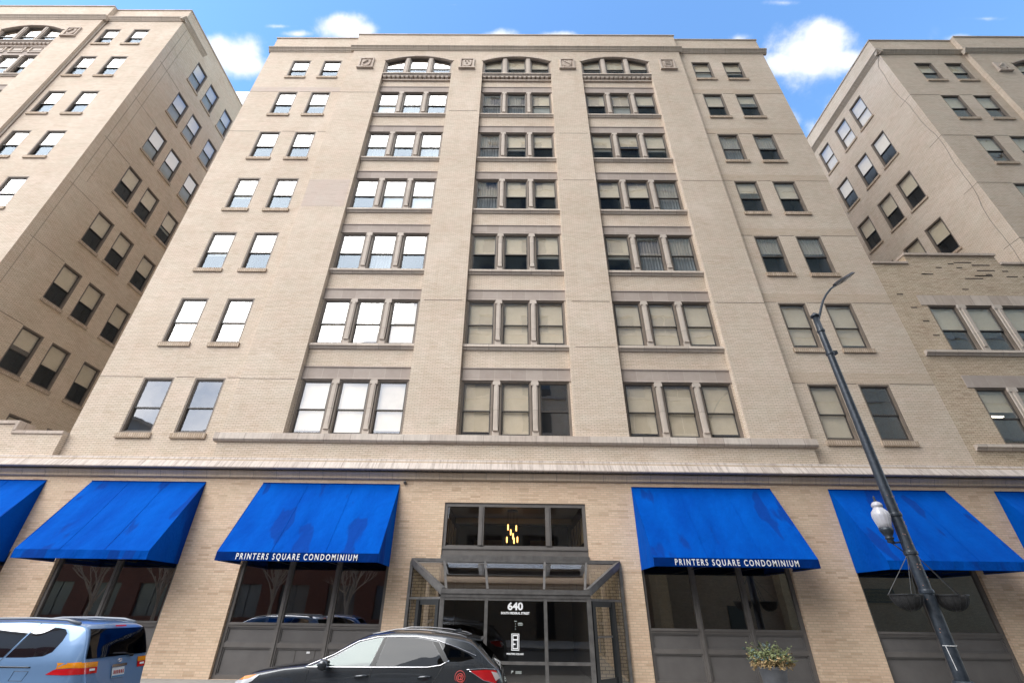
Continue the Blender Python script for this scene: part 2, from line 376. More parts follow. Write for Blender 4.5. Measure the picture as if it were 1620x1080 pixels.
def wall_side(mb, x, y0, y1, z0, z1, holes, sgn, depth=.25, m=0):   # sgn +1 faces +x
    ys = sorted({y0, y1, *[h[0] for h in holes], *[h[1] for h in holes]}); zs = sorted({z0, z1, *[h[2] for h in holes], *[h[3] for h in holes]})
    for a, b in zip(ys, ys[1:]):
        for c, d in zip(zs, zs[1:]):
            my, mz = (a+b)/2, (c+d)/2
            if any(h[0] < my < h[1] and h[2] < mz < h[3] for h in holes): continue
            q = [(x, a, c), (x, b, c), (x, b, d), (x, a, d)]
            mb.face(q if sgn > 0 else q[::-1], m)
    X = x-sgn*depth
    for a, b, c, d in holes:
        mb.face([(x, a, c), (x, a, d), (X, a, d), (X, a, c)], m); mb.face([(x, b, c), (x, b, d), (X, b, d), (X, b, c)], m)
        mb.face([(x, a, c), (x, b, c), (X, b, c), (X, a, c)], m); mb.face([(x, a, d), (x, b, d), (X, b, d), (X, a, d)], m)

# ------------------------------------------------------------------ windows
_cache = {}
def mesh_of(key, fn):
    if key not in _cache:
        mb, mats = fn(); o = mb.build(key[0], mats, origin=(0,0,0)); _cache[key] = o.data; bpy.data.objects.remove(o)
    return _cache[key]
def put(name, me, parent, loc=(0,0,0), rz=0):
    o = bpy.data.objects.new(name, me); COL.objects.link(o); o.parent = parent; o.location = loc; o.rotation_euler = (0, 0, rz); return o
def window(parent, u, z, w, h, face='front', plane=16., blind=.5, screen=False, glassm=None, curtain=False, split=.456):
    """double-hung sash window; u is its centre along the wall"""
    gm = glassm or GL_UP; glow = GL_SCR if screen else gm
    zr = h*split
    def f_case():
        b = MB(); b.ring(-w/2+.002, w/2-.002, .002, h-.002, .055, .012, .17); b.ring(-w/2+.057, w/2-.057, .057, h-.057, .03, .045, .165); return b, CASING
    def f_sash():
        b = MB(); x = w/2-.087
        b.ring(-x, x, zr-.022, h-.087, .042, .07, .105, tb=.045); b.ring(-x, x, .087, zr+.022, .042, .11, .145, tb=.06); return b, SASH
    def f_up():
        b = MB(); x = w/2-.129; b.face([(-x, .088, zr+.02), (x, .088, zr+.02), (x, .088, h-.129), (-x, .088, h-.129)]); return b, gm
    def f_lo():
        b = MB(); x = w/2-.129; b.face([(-x, .128, .147), (x, .128, .147), (x, .128, zr-.02), (-x, .128, zr-.02)]); return b, glow
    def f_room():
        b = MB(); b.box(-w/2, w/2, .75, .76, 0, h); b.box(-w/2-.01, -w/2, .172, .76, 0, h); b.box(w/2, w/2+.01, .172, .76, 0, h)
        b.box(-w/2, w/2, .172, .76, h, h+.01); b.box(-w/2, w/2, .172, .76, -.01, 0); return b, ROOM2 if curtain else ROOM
    k = (round(w, 3), round(h, 3), gm.name, screen, curtain)
    rz = {'front': 0, 'right': math.pi/2, 'left': -math.pi/2}[face]
    if face == 'front': loc = Vector((u, plane, z))
    else: loc = Vector((plane, u, z))
    o = put('window', mesh_of(('window',)+k, f_case), parent, loc-Vector(parent['_o']), rz)
    put('sash', mesh_of(('sash',)+k, f_sash), o); put('pane', mesh_of(('pane_u',)+k, f_up), o); put('pane', mesh_of(('pane_l',)+k, f_lo), o)
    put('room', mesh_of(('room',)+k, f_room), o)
    if blind > .02:
        bl = round(min(1, max(0, blind)), 1)
        def f_bl():
            b = MB(); x = w/2-.07; zb = h-.06-bl*(h-.12)
            if curtain:
                n = 26
                for i in range(n):
                    a, c = -x+2*x*i/n, -x+2*x*(i+1)/n; ya = .24+.02*math.sin(i*1.9); yc = .24+.02*math.sin((i+1)*1.9)
                    b.face([(a, ya, zb), (c, yc, zb), (c, yc, h-.05), (a, ya, h-.05)])
            else:
                b.box(-x, x, .182, .188, zb, h-.05); b.box(-x, x, .175, .195, zb-.03, zb)
            return b, CURT if curtain else BLIND
        put('curtain' if curtain else 'blind', mesh_of(('blind', bl)+k, f_bl), o)
    return o

B = [7.36, 11.23, 15.15, 19.02, 22.94, 26.87, 30.80]
HW = 2.27
PV = 15.75
rnd = random.Random(5)
def cz(z, Y=PV): return (z-1.9)*Y/16+1.9
def cx(x, Y=PV): return x*Y/16

CORN_TOP = lambda y, z: [(y+.1, z+.32), (y-.20, z+.32), (y-.21, z+.24), (y-.16, z+.19), (y-.11, z+.12), (y-.09, z+.06), (y-.05, z+.03), (y-.04, z-.04), (y+.1, z-.04)]

def arch_z(xc, hw, z0, rise):
    # segmental arch: z at x
    rad = (hw*hw+rise*rise)/(2*rise)
    return lambda x: z0+math.sqrt(max(0, rad*rad-(x-xc)**2))-(rad-rise)

def bay(parent, xc, rows, ztop, hw=2.165, arch_base=30.93, rise=.55, spring=32.24, decorated=False, reflect=None, seed=0):
    """stone-trimmed bay of triple windows under a segmental arch; returns arch hole function"""
    r2 = random.Random(seed)
    x0, x1 = xc-hw, xc+hw; ww, mw = 1.235, .25; xs = [xc-ww-mw, xc, xc+ww+mw]; wl, wr = xc-1.5*ww-mw, xc+1.5*ww+mw
    az = arch_z(xc, hw, spring, rise)
    # brick spandrel wall of the recess
    b = MB(); holes = [(wl, wr, z, z+HW) for z in rows]+[(wl, wr, arch_base, ztop-.001)]
    wall_front(b, 16., x0, x1, rows[0]-.25, ztop, holes, .3)
    b.build('spandrel_wall', BR_UP, parent)
    for k, z in enumerate(rows):
        t = z+HW
        b = MB(); b.prof_x([(16.05, t), (15.965, t), (15.965, t+.05), (15.985, t+.07), (15.985, t+.50), (15.95, t+.52), (15.95, t+.56), (16.05, t+.56)][::-1], x0+.002, x1-.002)
        b.build('lintel', ST_LINT, parent, recalc=True)
        if k > 0 or z > 8:
            b = MB(); b.prof_x([(16.2, z), (15.86, z-.02), (15.85, z-.13), (15.90, z-.15), (15.95, z-.24), (16.2, z-.24)], wl-.09, wr+.09)
            b.build('sill', ST_SILL, parent, recalc=True)
        for s in (-1, 1):
            mx = xc+s*(ww+mw)/2; b = MB(); h2 = mw/2
            b.box(mx-h2, mx+h2, 15.97, 16.22, z, z+.22); b.box(mx-h2+.025, mx+h2-.025, 15.95, 16.2, z+.22, t-.2)
            b.prof_y([(mx-h2+.025, z+.22), (mx+h2-.025, z+.22), (mx+.06, z+.42), (mx-.06, z+.42)], 15.915, 15.951)
            b.box(mx-.055, mx+.055, 15.925, 15.951, z+.42, t-.2)
            b.box(mx-h2-.02, mx+h2+.02, 15.925, 16.2, t-.2, t-.06); b.box(mx-h2, mx+h2, 15.945, 16.2, t-.06, t)
            b.build('mullion', ST_MUL, parent)
        for x in xs:
            low = z < 12
            cur = r2.random() < (.1 if low else .18)
            bl = 1.0 if cur else (r2.choice((1.0, 1.0, .9)) if low else r2.choice((.5, .5, .6, .4, .9)))
            if z < 8 and abs(x-(xc+ww+mw)) < .01 and abs(xc) < 2: bl = 0
            window(parent, x, z, ww, HW, 'front', 16., bl, screen=(not low), curtain=cur)
    # arched triple window
    b = MB(); b.prof_x([(16.2, arch_base), (15.76, arch_base-.02), (15.72, arch_base-.16), (15.78, arch_base-.18), (15.85, arch_base-.3), (16.2, arch_base-.3)], x0+.01, x1-.01)
    b.build('sill', ST_SILL, parent, recalc=True)
    b = MB(); n = 15
    for i in range(n):
        a = x0+.08+(2*hw-.16)*i/n; b.prof_x([(16.0, arch_base-.3), (15.80, arch_base-.3), (15.80, arch_base-.42), (15.92, arch_base-.50), (16.0, arch_base-.5)], a, a+.16)
    b.box(x0+.01, x1-.01, 15.90, 16.0, arch_base-.62, arch_base-.505)
    b.build('dentil_band', ST_COPE, parent, recalc=True)
    # archivolt reveal ring
    for (off, y0, y1, m_, nm) in ((.0, 15.72, 16.0, ST_COPE, 'arch'),):
        b = MB(); n = 24
        pin = [(xc-hw+.07+(2*hw-.14)*i/n) for i in range(n+1)]; azi = arch_z(xc, hw-.07, spring-.0, rise-.03)
        pout = [(xc-hw-.07+(2*hw+.14)*i/n) for i in range(n+1)]; azo = arch_z(xc, hw+.07, spring+.02, rise+.06)
        P = [(pin[i], azi(pin[i]), pout[i], azo(pout[i])) for i in range(n+1)]
        for p, q in zip(P, P[1:]):
            b.face([(p[0], y0, p[1]), (q[0], y0, q[1]), (q[2], y0, q[3]), (p[2], y0, p[3])])
            b.face([(p[0], y0, p[1]), (p[0], y1+.1, p[1]), (q[0], y1+.1, q[1]), (q[0], y0, q[1])])
            b.face([(p[2], y0, p[3]), (q[2], y0, q[3]), (q[2], PV+.02, q[3]), (p[2], PV+.02, p[3])])
        for s in (-1, 1):
            xa, xb = sorted((xc+s*(hw-.07), xc+s*(hw-.004))); b.box(xa, xb, y0+.1, y1+.1, arch_base, spring-.02)
        b.build(nm, m_, parent)
    azw = arch_z(xc, hw-.07, spring-.0, rise-.03)
    for j, x in enumerate(xs):
        a, c = x-ww/2+.0, x+ww/2; a = max(a, xc-hw+.07); c = min(c, xc+hw-.07); n = 8
        X = [a+(c-a)*i/n for i in range(n+1)]
        def strip(b, t0, t1, y, y1, zb):
            # frame ring between inset t0 and t1
            X0 = [a+t0+(c-a-2*t0)*i/n for i in range(n+1)]; X1 = [a+t1+(c-a-2*t1)*i/n for i in range(n+1)]
            for i in range(n):
                p = [(X1[i], y, azw(X1[i])-t1), (X1[i+1], y, azw(X1[i+1])-t1), (X0[i+1], y, azw(X0[i+1])-t0), (X0[i], y, azw(X0[i])-t0)]
                b.face(p); b.face([(X1[i], y, azw(X1[i])-t1), (X1[i], y1, azw(X1[i])-t1), (X1[i+1], y1, azw(X1[i+1])-t1), (X1[i+1], y, azw(X1[i+1])-t1)])
            b.box(a+t0, a+t1, y, y1, zb+t0, azw(a+t1)-t1); b.box(c-t1, c-t0, y, y1, zb+t0, azw(c-t1)-t1); b.box(a+t1, c-t1, y, y1, zb+t0, zb+t1)
        b = MB(); strip(b, 0.002, .065, 15.86, 16.0, arch_base); w = b.build('arched_window', CASING, parent, origin=parent['_o'])
        zr = arch_base+.62
        b = MB(); strip(b, .065, .105, 15.90, 15.98, arch_base); b.box(a+.105, c-.105, 15.90, 15.98, zr-.03, zr+.03); s_ = b.build('sash', SASH, w, origin=parent['_o'])
        b = MB()
        for i in range(n):
            Xi = [a+.105+(c-a-.21)*q/n for q in (i, i+1)]; b.face([(Xi[0], 15.93, zr), (Xi[1], 15.93, zr), (Xi[1], 15.93, azw(Xi[1])-.105), (Xi[0], 15.93, azw(Xi[0])-.105)])
        b.build('pane', GL_UP, w, origin=parent['_o'])
        b = MB(); b.face([(a+.105, 15.94, arch_base+.105), (c-.105, 15.94, arch_base+.105), (c-.105, 15.94, zr), (a+.105, 15.94, zr)]); b.build('pane', GL_SCR, w, origin=parent['_o'])
        b = MB(); b.box(a, c, 16.7, 16.72, arch_base, spring+rise); b.build('room', ROOM, w, origin=parent['_o'])
        b = MB(); zt = min(azw(a+.1), azw(c-.1)); b.box(a+.08, c-.08, 16.05, 16.06, arch_base+.7, max(azw(a+.1), azw(c-.1), azw(x))); b.build('blind', BLIND, w, origin=parent['_o'])
    for s in (-1, 1):
        mx = xc+s*(ww+mw)/2; b = MB(); b.box(mx-.125, mx+.125, 15.80, 16.0, arch_base, azw(mx)-.02); b.box(mx-.05, mx+.05, 15.77, 15.80, arch_base+.02, azw(mx)-.15)
        b.build('mullion', ST_MUL, parent)
    b = MB()   # tympanum backing between windows and arch ring
    return (x0, x1, rows[0]-.25, spring, az)

def pavilion_wall(parent, x0, x1, z0, z1, bays, m=None):
    """projecting brick plane with tall arched recesses"""
    b = MB(); edges = [x0]
    zs = max(q[3] for q in bays)
    for (a, c, lo, sp, az) in bays:
        b.face([(edges[-1], PV, z0), (a, PV, z0), (a, PV, z1), (edges[-1], PV, z1)])
        if lo > z0: b.face([(a, PV, z0), (c, PV, z0), (c, PV, lo), (a, PV, lo)])
        n = 24; X = [a+(c-a)*i/n for i in range(n+1)]
        for p, q in zip(X, X[1:]):
            b.face([(p, PV, az(p)), (q, PV, az(q)), (q, PV, z1), (p, PV, z1)])
            b.face([(p, PV, az(p)), (p, 16.02, az(p)), (q, 16.02, az(q)), (q, PV, az(q))])
        b.face([(a, PV, lo), (a, 16.0, lo), (a, 16.0, sp), (a, PV, sp)]); b.face([(c, 16.0, lo), (c, PV, lo), (c, PV, sp), (c, 16.0, sp)])
        edges.append(c)
    b.face([(edges[-1], PV, z0), (x1, PV, z0), (x1, PV, z1), (edges[-1], PV, z1)])
    b.face([(x0, 16.0, z0), (x0, PV, z0), (x0, PV, z1), (x0, 16.0, z1)]); b.face([(x1, PV, z0), (x1, 16.0, z0), (x1, 16.0, z1), (x1, PV, z1)])
    b.face([(x0, PV, z1), (x1, PV, z1), (x1, 16.3, z1), (x0, 16.3, z1)])
    return b.build('pavilion_wall', m or BR_UP, parent)

def crest(parent, xc, z0, s=.93, kind=0):
    b = MB(); h = s*1.16; b.ring(xc-s/2, xc+s/2, z0+.02, z0+h, .09, PV-.09, PV+.02); b.box(xc-s/2-.06, xc+s/2+.06, PV-.14, PV+.02, z0-.08, z0+.02)
    c = b.build('carved_crest', ST_COPE, parent)
    b = MB(); b.box(xc-s/2+.09, xc+s/2-.09, PV-.02, PV+.01, z0+.11, z0+h-.09)
    # shield outline
    n = 14; pts = []
    for i in range(n+1):
        t = math.pi*i/n; pts.append((xc-.26*math.cos(t), z0+.48-.30*math.sin(t)))
    pts += [(xc+.28, z0+.84), (xc+.12, z0+.88), (xc, z0+.82), (xc-.12, z0+.88), (xc-.28, z0+.84)]
    b.prof_y(pts, PV-.085, PV-.02)
    if kind == 1:
        for dx, dz in ((-.1, .68), (.1, .68), (0, .42)): b.lathe([(.055, 0), (.055, .03)], (xc+dx, PV-.1, z0+dz), 8)
    elif kind == 2: b.bar((xc-.2, PV-.09, z0+.75), (xc+.2, PV-.09, z0+.35), .1, .05)
    elif kind == 3:
        for dz in (.38, .55, .72): b.bar((xc-.17, PV-.09, z0+dz), (xc+.17, PV-.09, z0+dz+.03), .06, .05)
    else: b.bar((xc-.18, PV-.09, z0+.4), (xc+.1, PV-.09, z0+.75), .14, .05)
    b.build('shield', ST_COPE, c, recalc=True, origin=parent['_o'])

def soldier_sill(b, xa, xb, z): b.box(xa-.05, xb+.05, 15.93, 16.1, z-.19, z-.0)

# ================================================================== main building
XL, XR = -16.22, 16.48
OM = (0.13, 16., 0.)
main = thing('condominium_building', 'cream brick building of eight storeys with three arched bays and a glazed entrance', 'building', OM)
ZP = 35.45
wing_x = [-13.83, -11.80, 12.14, 14.12]
holes = []
for x in wing_x:
    for k, z in enumerate(B): holes.append((x-.6, x+.6, z, z+(HW if k < 6 else 1.9)))
PX0, PX1 = -10.50, 10.80
b = MB()
wall_front(b, 16., XL, PX0+.1, 6.3, ZP, [h for h in holes if h[1] < 0]); wall_front(b, 16., PX1-.1, XR, 6.3, ZP, [h for h in holes if h[0] > 0])
for x, s in ((XL, -1), (XR, 1)): wall_side(b, x, 16., 44., 6.3, ZP, [], s)
b.face([(XL, 16, ZP), (XR, 16, ZP), (XR, 16.4, ZP), (XL, 16.4, ZP)]); b.face([(XL, 16.4, 34.6), (XR, 16.4, 34.6), (XR, 44, 34.6), (XL, 44, 34.6)]); b.face([(XL, 44, 0), (XR, 44, 0), (XR, 44, ZP), (XL, 44, ZP)][::-1])
b.build('wing_wall', BR_UP, main)
bays = []
for i, xc in enumerate((-6.07, .20, 6.47)):
    bays.append(bay(main, xc, B[:6], 33.2, seed=11+i))
pavilion_wall(main, PX0, PX1, 6.3, ZP, bays)
for i, xc in enumerate((-9.42, -2.96, 3.42, 9.81)): crest(main, xc, 31.35, kind=(0, 1, 2, 3)[i])
for i, x in enumerate(wing_x):
    for k, z in enumerate(B):
        left = x < 0
        bl = (.0 if k == 0 else rnd.choice((.5, .5, .6, .4)) if k > 1 else .9) if left else ((1.0 if i == 2 else 0) if k == 0 else (.9 if k == 1 else rnd.choice((.5, .4, .6, .3, .9))))
        window(main, x, z, 1.2, HW if k < 6 else 1.9, 'front', 16., bl, screen=(k > 1), curtain=(not left and k in (2, 4)))
        b = MB(); soldier_sill(b, x-.6, x+.6, z); b.build('sill', BR_SOLD, main)
# relief joints (sealed shelf lines) and smoother course bands above them
b = Boxes()
for z in [q+HW+.03 for q in B[:6]]:
    for (xa, xb) in ((XL, PX0), (PX1, XR)):
        cuts = [(x-.66, x+.66) for x in wing_x if xa < x < xb]; p = xa
        for c0, c1 in cuts+[(xb, xb)]:
            if xa < 0 and not (7 < z < 11 or 24 < z < 30): break
            b.box(p, c0, 15.994, 16.01, z-.012, z+.014); p = c1
for (xa, xb, z) in ((-3.74, -2.1, B[1]+HW), (-3.74, -2.1, 27.3), (2.6, 4.2, B[1]+HW), (2.6, 4.2, B[3]+HW), (2.6, 4.2, B[4]+HW), (8.75, PX1, B[3]+HW), (PX0, -8.35, B[5]+HW), (8.75, PX1, B[1]+HW), (PX0, -8.35, B[0]+HW), (2.6, 4.2, 11.2)):
    b.box(xa, xb, PV-.006, PV+.01, cz(z)-.012, cz(z)+.014)
each(main, 'relief_joint', JOINT, b)
b = MB()
for (xa, xb) in ((XL-.0, PX0+.0), (PX1, XR)):
    b.prof_x(CORN_TOP(16., 33.75), xa-(.12 if xa < -12 else 0), xb+(.25 if xb > 12 else 0))
b.prof_x(CORN_TOP(PV, 33.48), PX0-.2, PX1+.2)
b.build('top_cornice', ST_TOP, main, recalc=True)
BR_MAUVE = brick('patched_brick', (.57, .49, .43), (.54, .46, .40), (.47, .40, .345), amount=.1, streak=.1, pale=.15)
for (xa, xb, z0, z1, y) in ((-10.45, -8.35, 18.95, 20.9, PV), (-16.2, PX0, 29.3, 29.75, 16.), (-12.2, -9, 12.9, 13.4, 16.), (-7.9+.0, -4.4, 12.6, 13.1, 16.)):
    if y == PV: b = MB(); b.face([(xa, y-.005, z0), (xb, y-.005, z0), (xb, y-.005, z1), (xa, y-.005, z1)]); b.build('brick_patch', BR_MAUVE, main)
BR_BAND = brick('band_brick', (.60, .505, .40), (.545, .455, .355), (.42, .345, .27), amount=.15, streak=.1, pale=.1)
for z in B[:6]:
    b = MB(); b.box(PX1+.01, XR-.002, 15.994, 16.01, z+HW+.045, z+HW+.50); b.build('brick_band', BR_BAND, main)
b = MB(); b.box(XL+.002, PX0-.01, 15.994, 16.01, B[5]+HW+.045, B[5]+HW+.5); b.build('brick_band', BR_MAUVE, main)

b = MB(); b.box(PX0-.05, PX1+.05, PV-.05, PV+.45, ZP, ZP+.09); b.box(XL-.05, PX0-.05, 15.95, 16.45, ZP, ZP+.085); b.box(PX1+.05, XR+.05, 15.95, 16.45, ZP, ZP+.085)
b.build('parapet_coping', ST_COPE, main)
b = MB(); b.prof_x([(15.9, 7.32), (15.63, 7.30), (15.61, 7.07), (15.66, 7.02), (15.70, 6.99), (15.9, 6.99)], PX0-.12, PX1+.12)
b.build('belt_course', ST_BELT, main, recalc=True)
# ---- podium
PODX0, PODX1 = -30., 32.
sf = [(-19.80, -15.85, 2), (-14.28, -10.39, 2), (-8.42, -3.75, 3), (4.13, 8.79, 3), (10.80, 14.60, 2), (16.36, 20.30, 2)]
holes = [(a, c, .15, 3.35) for a, c, n in sf]+[(-2.15, 2.53, 3.36, 5.0), (-2.15, 2.53, .15, 3.16)]
b = MB(); wall_front(b, PV, PODX0, PODX1, 0., 6.32, holes, .3)
b.build('base_wall', BR_BASE, main)
b = MB(); b.box(PODX0, PODX1, 15.6, 16.0, 6.12, 6.32)
b.build('cornice_backing', ST_CORN2, main)
b = MB(); b.prof_x([(15.9, 6.42), (15.64, 6.40), (15.60, 6.29), (15.63, 6.285), (15.63, 6.265), (15.56, 6.26), (15.40, 6.02), (15.40, 5.99), (15.9, 5.985)], PODX0, PODX1)
b.build('lower_cornice', ST_CORN, main, recalc=True)
b = MB(); b.prof_x([(15.9, 5.955), (15.60, 5.955), (15.57, 5.91), (15.60, 5.88), (15.66, 5.80), (15.66, 5.74), (15.70, 5.71), (15.9, 5.71)], PODX0, PODX1)
b.build('bed_mould', ST_CORN2, main, recalc=True)
b = MB(); wall_front(b, 15.96, XL-8, PX0+.2, 6.3, 7.3, []); 
b = MB(); b.box(PODX0, PODX1, 16.4, 44, 6.0, 6.3); b.build('podium_roof', CONC_L, main)
# storefronts
def storefront(a, c, n, k):
    W_ = .10; y0, y1 = PV+.10, PV+.24
    b = MB(); b.ring(a+.002, c-.002, .152, 3.348, W_, y0, y1)
    seg = (c-a-2*W_); mull = [a+W_+seg*i/n for i in range(1, n)]
    for x in mull: b.box(x-.08, x+.08, y0+.002, y1, .252, 3.248); b.box(x-.03, x+.03, y0-.03, y0+.002, .252, 3.248)
    xs = [a+W_]+mull+[c-W_]
    for i in range(n):
        l = xs[i]+(.08 if i else 0); r = xs[i+1]-(.08 if i < n-1 else 0)
        b.box(l, r, y0+.01, y1, 1.40, 1.52); b.box(l, r, y0-.02, y0+.01, 1.46, 1.50); b.box(l, r, y0+.01, y1, .90, 1.02)
    o = b.build('storefront', METAL, main)
    for i in range(n):
        l = xs[i]+(.08 if i else 0); r = xs[i+1]-(.08 if i < n-1 else 0)
        b = MB(); b.face([(l, y0+.06, 1.52), (r, y0+.06, 1.52), (r, y0+.06, 3.25), (l, y0+.06, 3.25)]); b.build('pane', GL_STORE, o, origin=OM)
        for (z0, z1) in ((.25, .90), (1.02, 1.40)):
            b = MB(); b.box(l, r, y0+.07, y0+.1, z0, z1); b.ring(l, r, z0, z1, .035, y0+.035, y0+.07); b.build('panel', PANEL, o, origin=OM)
    return o
for k, (a, c, n) in enumerate(sf): storefront(a, c, n, k)
b = MB()     # small access hatch with a white sticker
b.ring(-6.2, -5.62, .47, .86, .012, PV+.155, PV+.17); b.build('access_hatch', METAL, main)
b = MB(); b.box(-5.86, -5.76, PV+.15, PV+.168, .77, .82); b.build('sticker', LETTER, main)
# shop interiors
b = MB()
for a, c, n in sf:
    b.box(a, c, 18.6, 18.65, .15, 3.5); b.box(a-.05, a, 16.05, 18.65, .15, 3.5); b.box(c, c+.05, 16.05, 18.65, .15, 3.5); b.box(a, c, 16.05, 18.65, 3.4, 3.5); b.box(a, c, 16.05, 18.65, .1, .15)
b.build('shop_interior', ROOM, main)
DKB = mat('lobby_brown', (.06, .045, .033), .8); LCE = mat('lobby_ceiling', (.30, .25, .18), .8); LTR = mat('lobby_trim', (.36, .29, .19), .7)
b = MB(); b.box(-2.5, 2.9, 21, 21.05, .15, 5.2); b.box(-2.2, -2.15, 16.05, 21, 3.1, 5.2); b.box(2.53, 2.58, 16.05, 21, 3.1, 5.2)
b.box(-2.2, -2.15, 16.05, 21, .15, 3.1); b.box(2.53, 2.58, 16.05, 21, .15, 3.1); b.box(-2.2, 2.6, 16.0, 21, .1, .15); b.box(-2.2, 2.6, 16.9, 21, 3.05, 3.2); b.build('lobby_wall', DKB, main)
b = MB(); b.box(-2.2, 2.6, 16.05, 21, 5.1, 5.16); b.build('lobby_ceiling', LCE, main)
b = MB()
for x in (-2.13, 2.49):
    for y in (16.5, 17.3, 18.1, 18.9): b.box(x, x+.02, y, y+.5, 3.9, 4.7)
b.box(-1.5, -.3, 20.95, 21, 4.0, 4.5); b.box(.9, 1.9, 20.95, 21, 4.0, 4.5); b.box(-2.1, 2.45, 18.9, 19.0, 4.85, 5.05)
b.build('lobby_panel', LTR, main)
# transom over the entrance
b = MB(); xa, xc_ = -2.145, 2.525; y0, y1 = PV+.04, PV+.2
b.box(xa, xc_, y0, y1, 4.88, 4.995); b.box(xa, xa+.10, y0, y1, 3.62, 4.88); b.box(xc_-.10, xc_, y0, y1, 3.62, 4.88)
for x in (-.92, 1.28): b.box(x-.09, x+.09, y0, y1, 3.70, 4.88); b.box(x-.035, x+.035, y0-.03, y0, 3.70, 4.88)
b.box(xa, xc_, y0-.0, y1, 3.362, 3.62); b.box(xa, xc_, y0-.03, y0, 3.58, 3.66); b.box(xa+.1, xc_-.1, y0+.03, y1, 3.62, 3.70)
tr = b.build('transom_window', METAL, main)
for l, r in ((xa+.1, -1.01), (-.83, 1.19), (1.37, xc_-.1)):
    b = MB(); b.face([(l, PV+.12, 3.70), (r, PV+.12, 3.70), (r, PV+.12, 4.88), (l, PV+.12, 4.88)]); b.build('pane', GL_LOBBY, tr, origin=OM)

for xa, xb in ((-3.0, -2.152), (2.532, 3.42)):
    b = MB(); b.box(xa, xb, PV-.012, PV+.0, .15, 3.12); b.build('vestibule_brick', BR_IN, main)
# lobby pendant lamp
pen = thing('pendant_lamp', 'cluster of warm glowing glass cylinders hanging inside the lobby behind the transom glass', 'lamp', (.12, 17.6, 5.1))
WARM = emit('warm_bulb', (1., .50, .13), 2.6); b = MB()
for i, (dx, dy, z) in enumerate(((-.16, 0, 4.42), (-.06, .2, 4.28), (.14, .05, 4.40), (.02, -.15, 4.10), (-.2, .15, 4.02), (.06, .2, 4.0), (.18, -.1, 4.0))):
    m1 = MB(); m1.lathe([(.014, 0), (.024, .03), (.024, .17), (.012, .2)], (.12+dx, 17.6+dy, z), 10); m1.build('bulb', WARM, pen)
    b.tube([(.12+dx, 17.6+dy, z+.2), (.12+dx, 17.6+dy, 5.1)], .006, 5)
b.lathe([(.2, 0), (.2, .03)], (.12, 17.6, 5.07), 16); b.build('cord', BLACKM, pen)

# ================================================================== glass vestibule
ves = thing('glass_vestibule', 'dark metal and glass entrance vestibule with sloping glazed roof and number 640', 'vestibule', (.2, 15.2, .15))
wl, wr, wt = (-3.03, PV-.03), (3.45, PV-.03), 3.22
fl, fr_, ft = (-1.86, 14.62), (2.25, 14.62), 2.42
frame = MB()
frame.box(-3.05, 3.47, PV-.08, PV-.005, 3.20, 3.30); frame.box(-2.15, 2.53, PV-.07, PV-.004, 3.30, 3.40)
frame.box(fl[0]-.04, fr_[0]+.04, 14.56, 14.68, 2.22, 2.31); frame.box(fl[0]-.06, fr_[0]+.06, 14.53, 14.70, 2.31, 2.345); frame.box(fl[0]-.04, fr_[0]+.04, 14.56, 14.68, 2.345, 2.43)
for (w_, f2) in ((wl, fl), (wr, fr_)):
    frame.bar((w_[0], w_[1], wt), (f2[0], f2[1], ft-.03), .12, .15)
    frame.bar((w_[0], w_[1], wt-.10), (f2[0], f2[1], ft-.14), .06, .05)
    frame.box(w_[0]-.045, w_[0]+.045, w_[1]-.08, w_[1], .15, wt-.02)
    frame.box(f2[0]-.06, f2[0]+.06, f2[1]-.05, f2[1]+.07, .15, 2.24)
    frame.bar((w_[0], w_[1], 2.2), (f2[0], f2[1], 2.2), .05, .06); frame.bar((w_[0], w_[1], .2), (f2[0], f2[1], .2), .05, .08)
for x in (-.62, 1.03): frame.box(x-.045, x+.045, 14.57, 14.67, .15, 2.22)
for (l, r) in ((-1.80, -.665), (-.575, .985), (1.075, 2.19)):
    frame.box(l, r, 14.58, 14.66, .69, .76); frame.box(l, r, 14.58, 14.66, .15, .24); frame.box(l, r, 14.58, 14.66, 2.15, 2.22)
frame.build('frame', METAL_L, ves)
b = MB(); roofx = ((-2.02, -1.78), (-.74, -.60), (1.12, 1.01), (2.42, 2.17))
for wx, fx in roofx: b.bar((wx, PV-.08, wt-.0), (fx, 14.66, ft), .065, .06)
b.bar((-2.9, PV-.09, wt+.0), (3.3, PV-.09, wt+.0), .05, .04); b.build('roof_bar', METAL_L, ves)
e = [(wl[0]+.05, 0)]+list(roofx)+[(wr[0]-.05, 0)]
def rp(wx, fx): return (wx, PV-.09, wt-.015), (fx, 14.66, ft-.015)
A_, B_ = zip(*[rp(*q) for q in roofx])
for i in range(3):
    b = MB(); b.face([B_[i], B_[i+1], A_[i+1], A_[i]]); b.build('roof_pane', GL_ROOF, ves)
b = MB(); b.face([B_[0], A_[0], (wl[0]+.05, PV-.09, wt-.015)]); b.build('roof_pane', GL_ROOF, ves)
b = MB(); b.face([B_[3], (wr[0]-.05, PV-.09, wt-.015), A_[3]]); b.build('roof_pane', GL_ROOF, ves)
for (l, r) in ((-1.80, -.665), (-.575, .985), (1.075, 2.19)):
    for z0, z1 in ((.24, .69), (.76, 2.15)):
        b = MB(); b.face([(l, 14.62, z0), (r, 14.62, z0), (r, 14.62, z1), (l, 14.62, z1)]); b.build('pane', GL_VEST, ves)
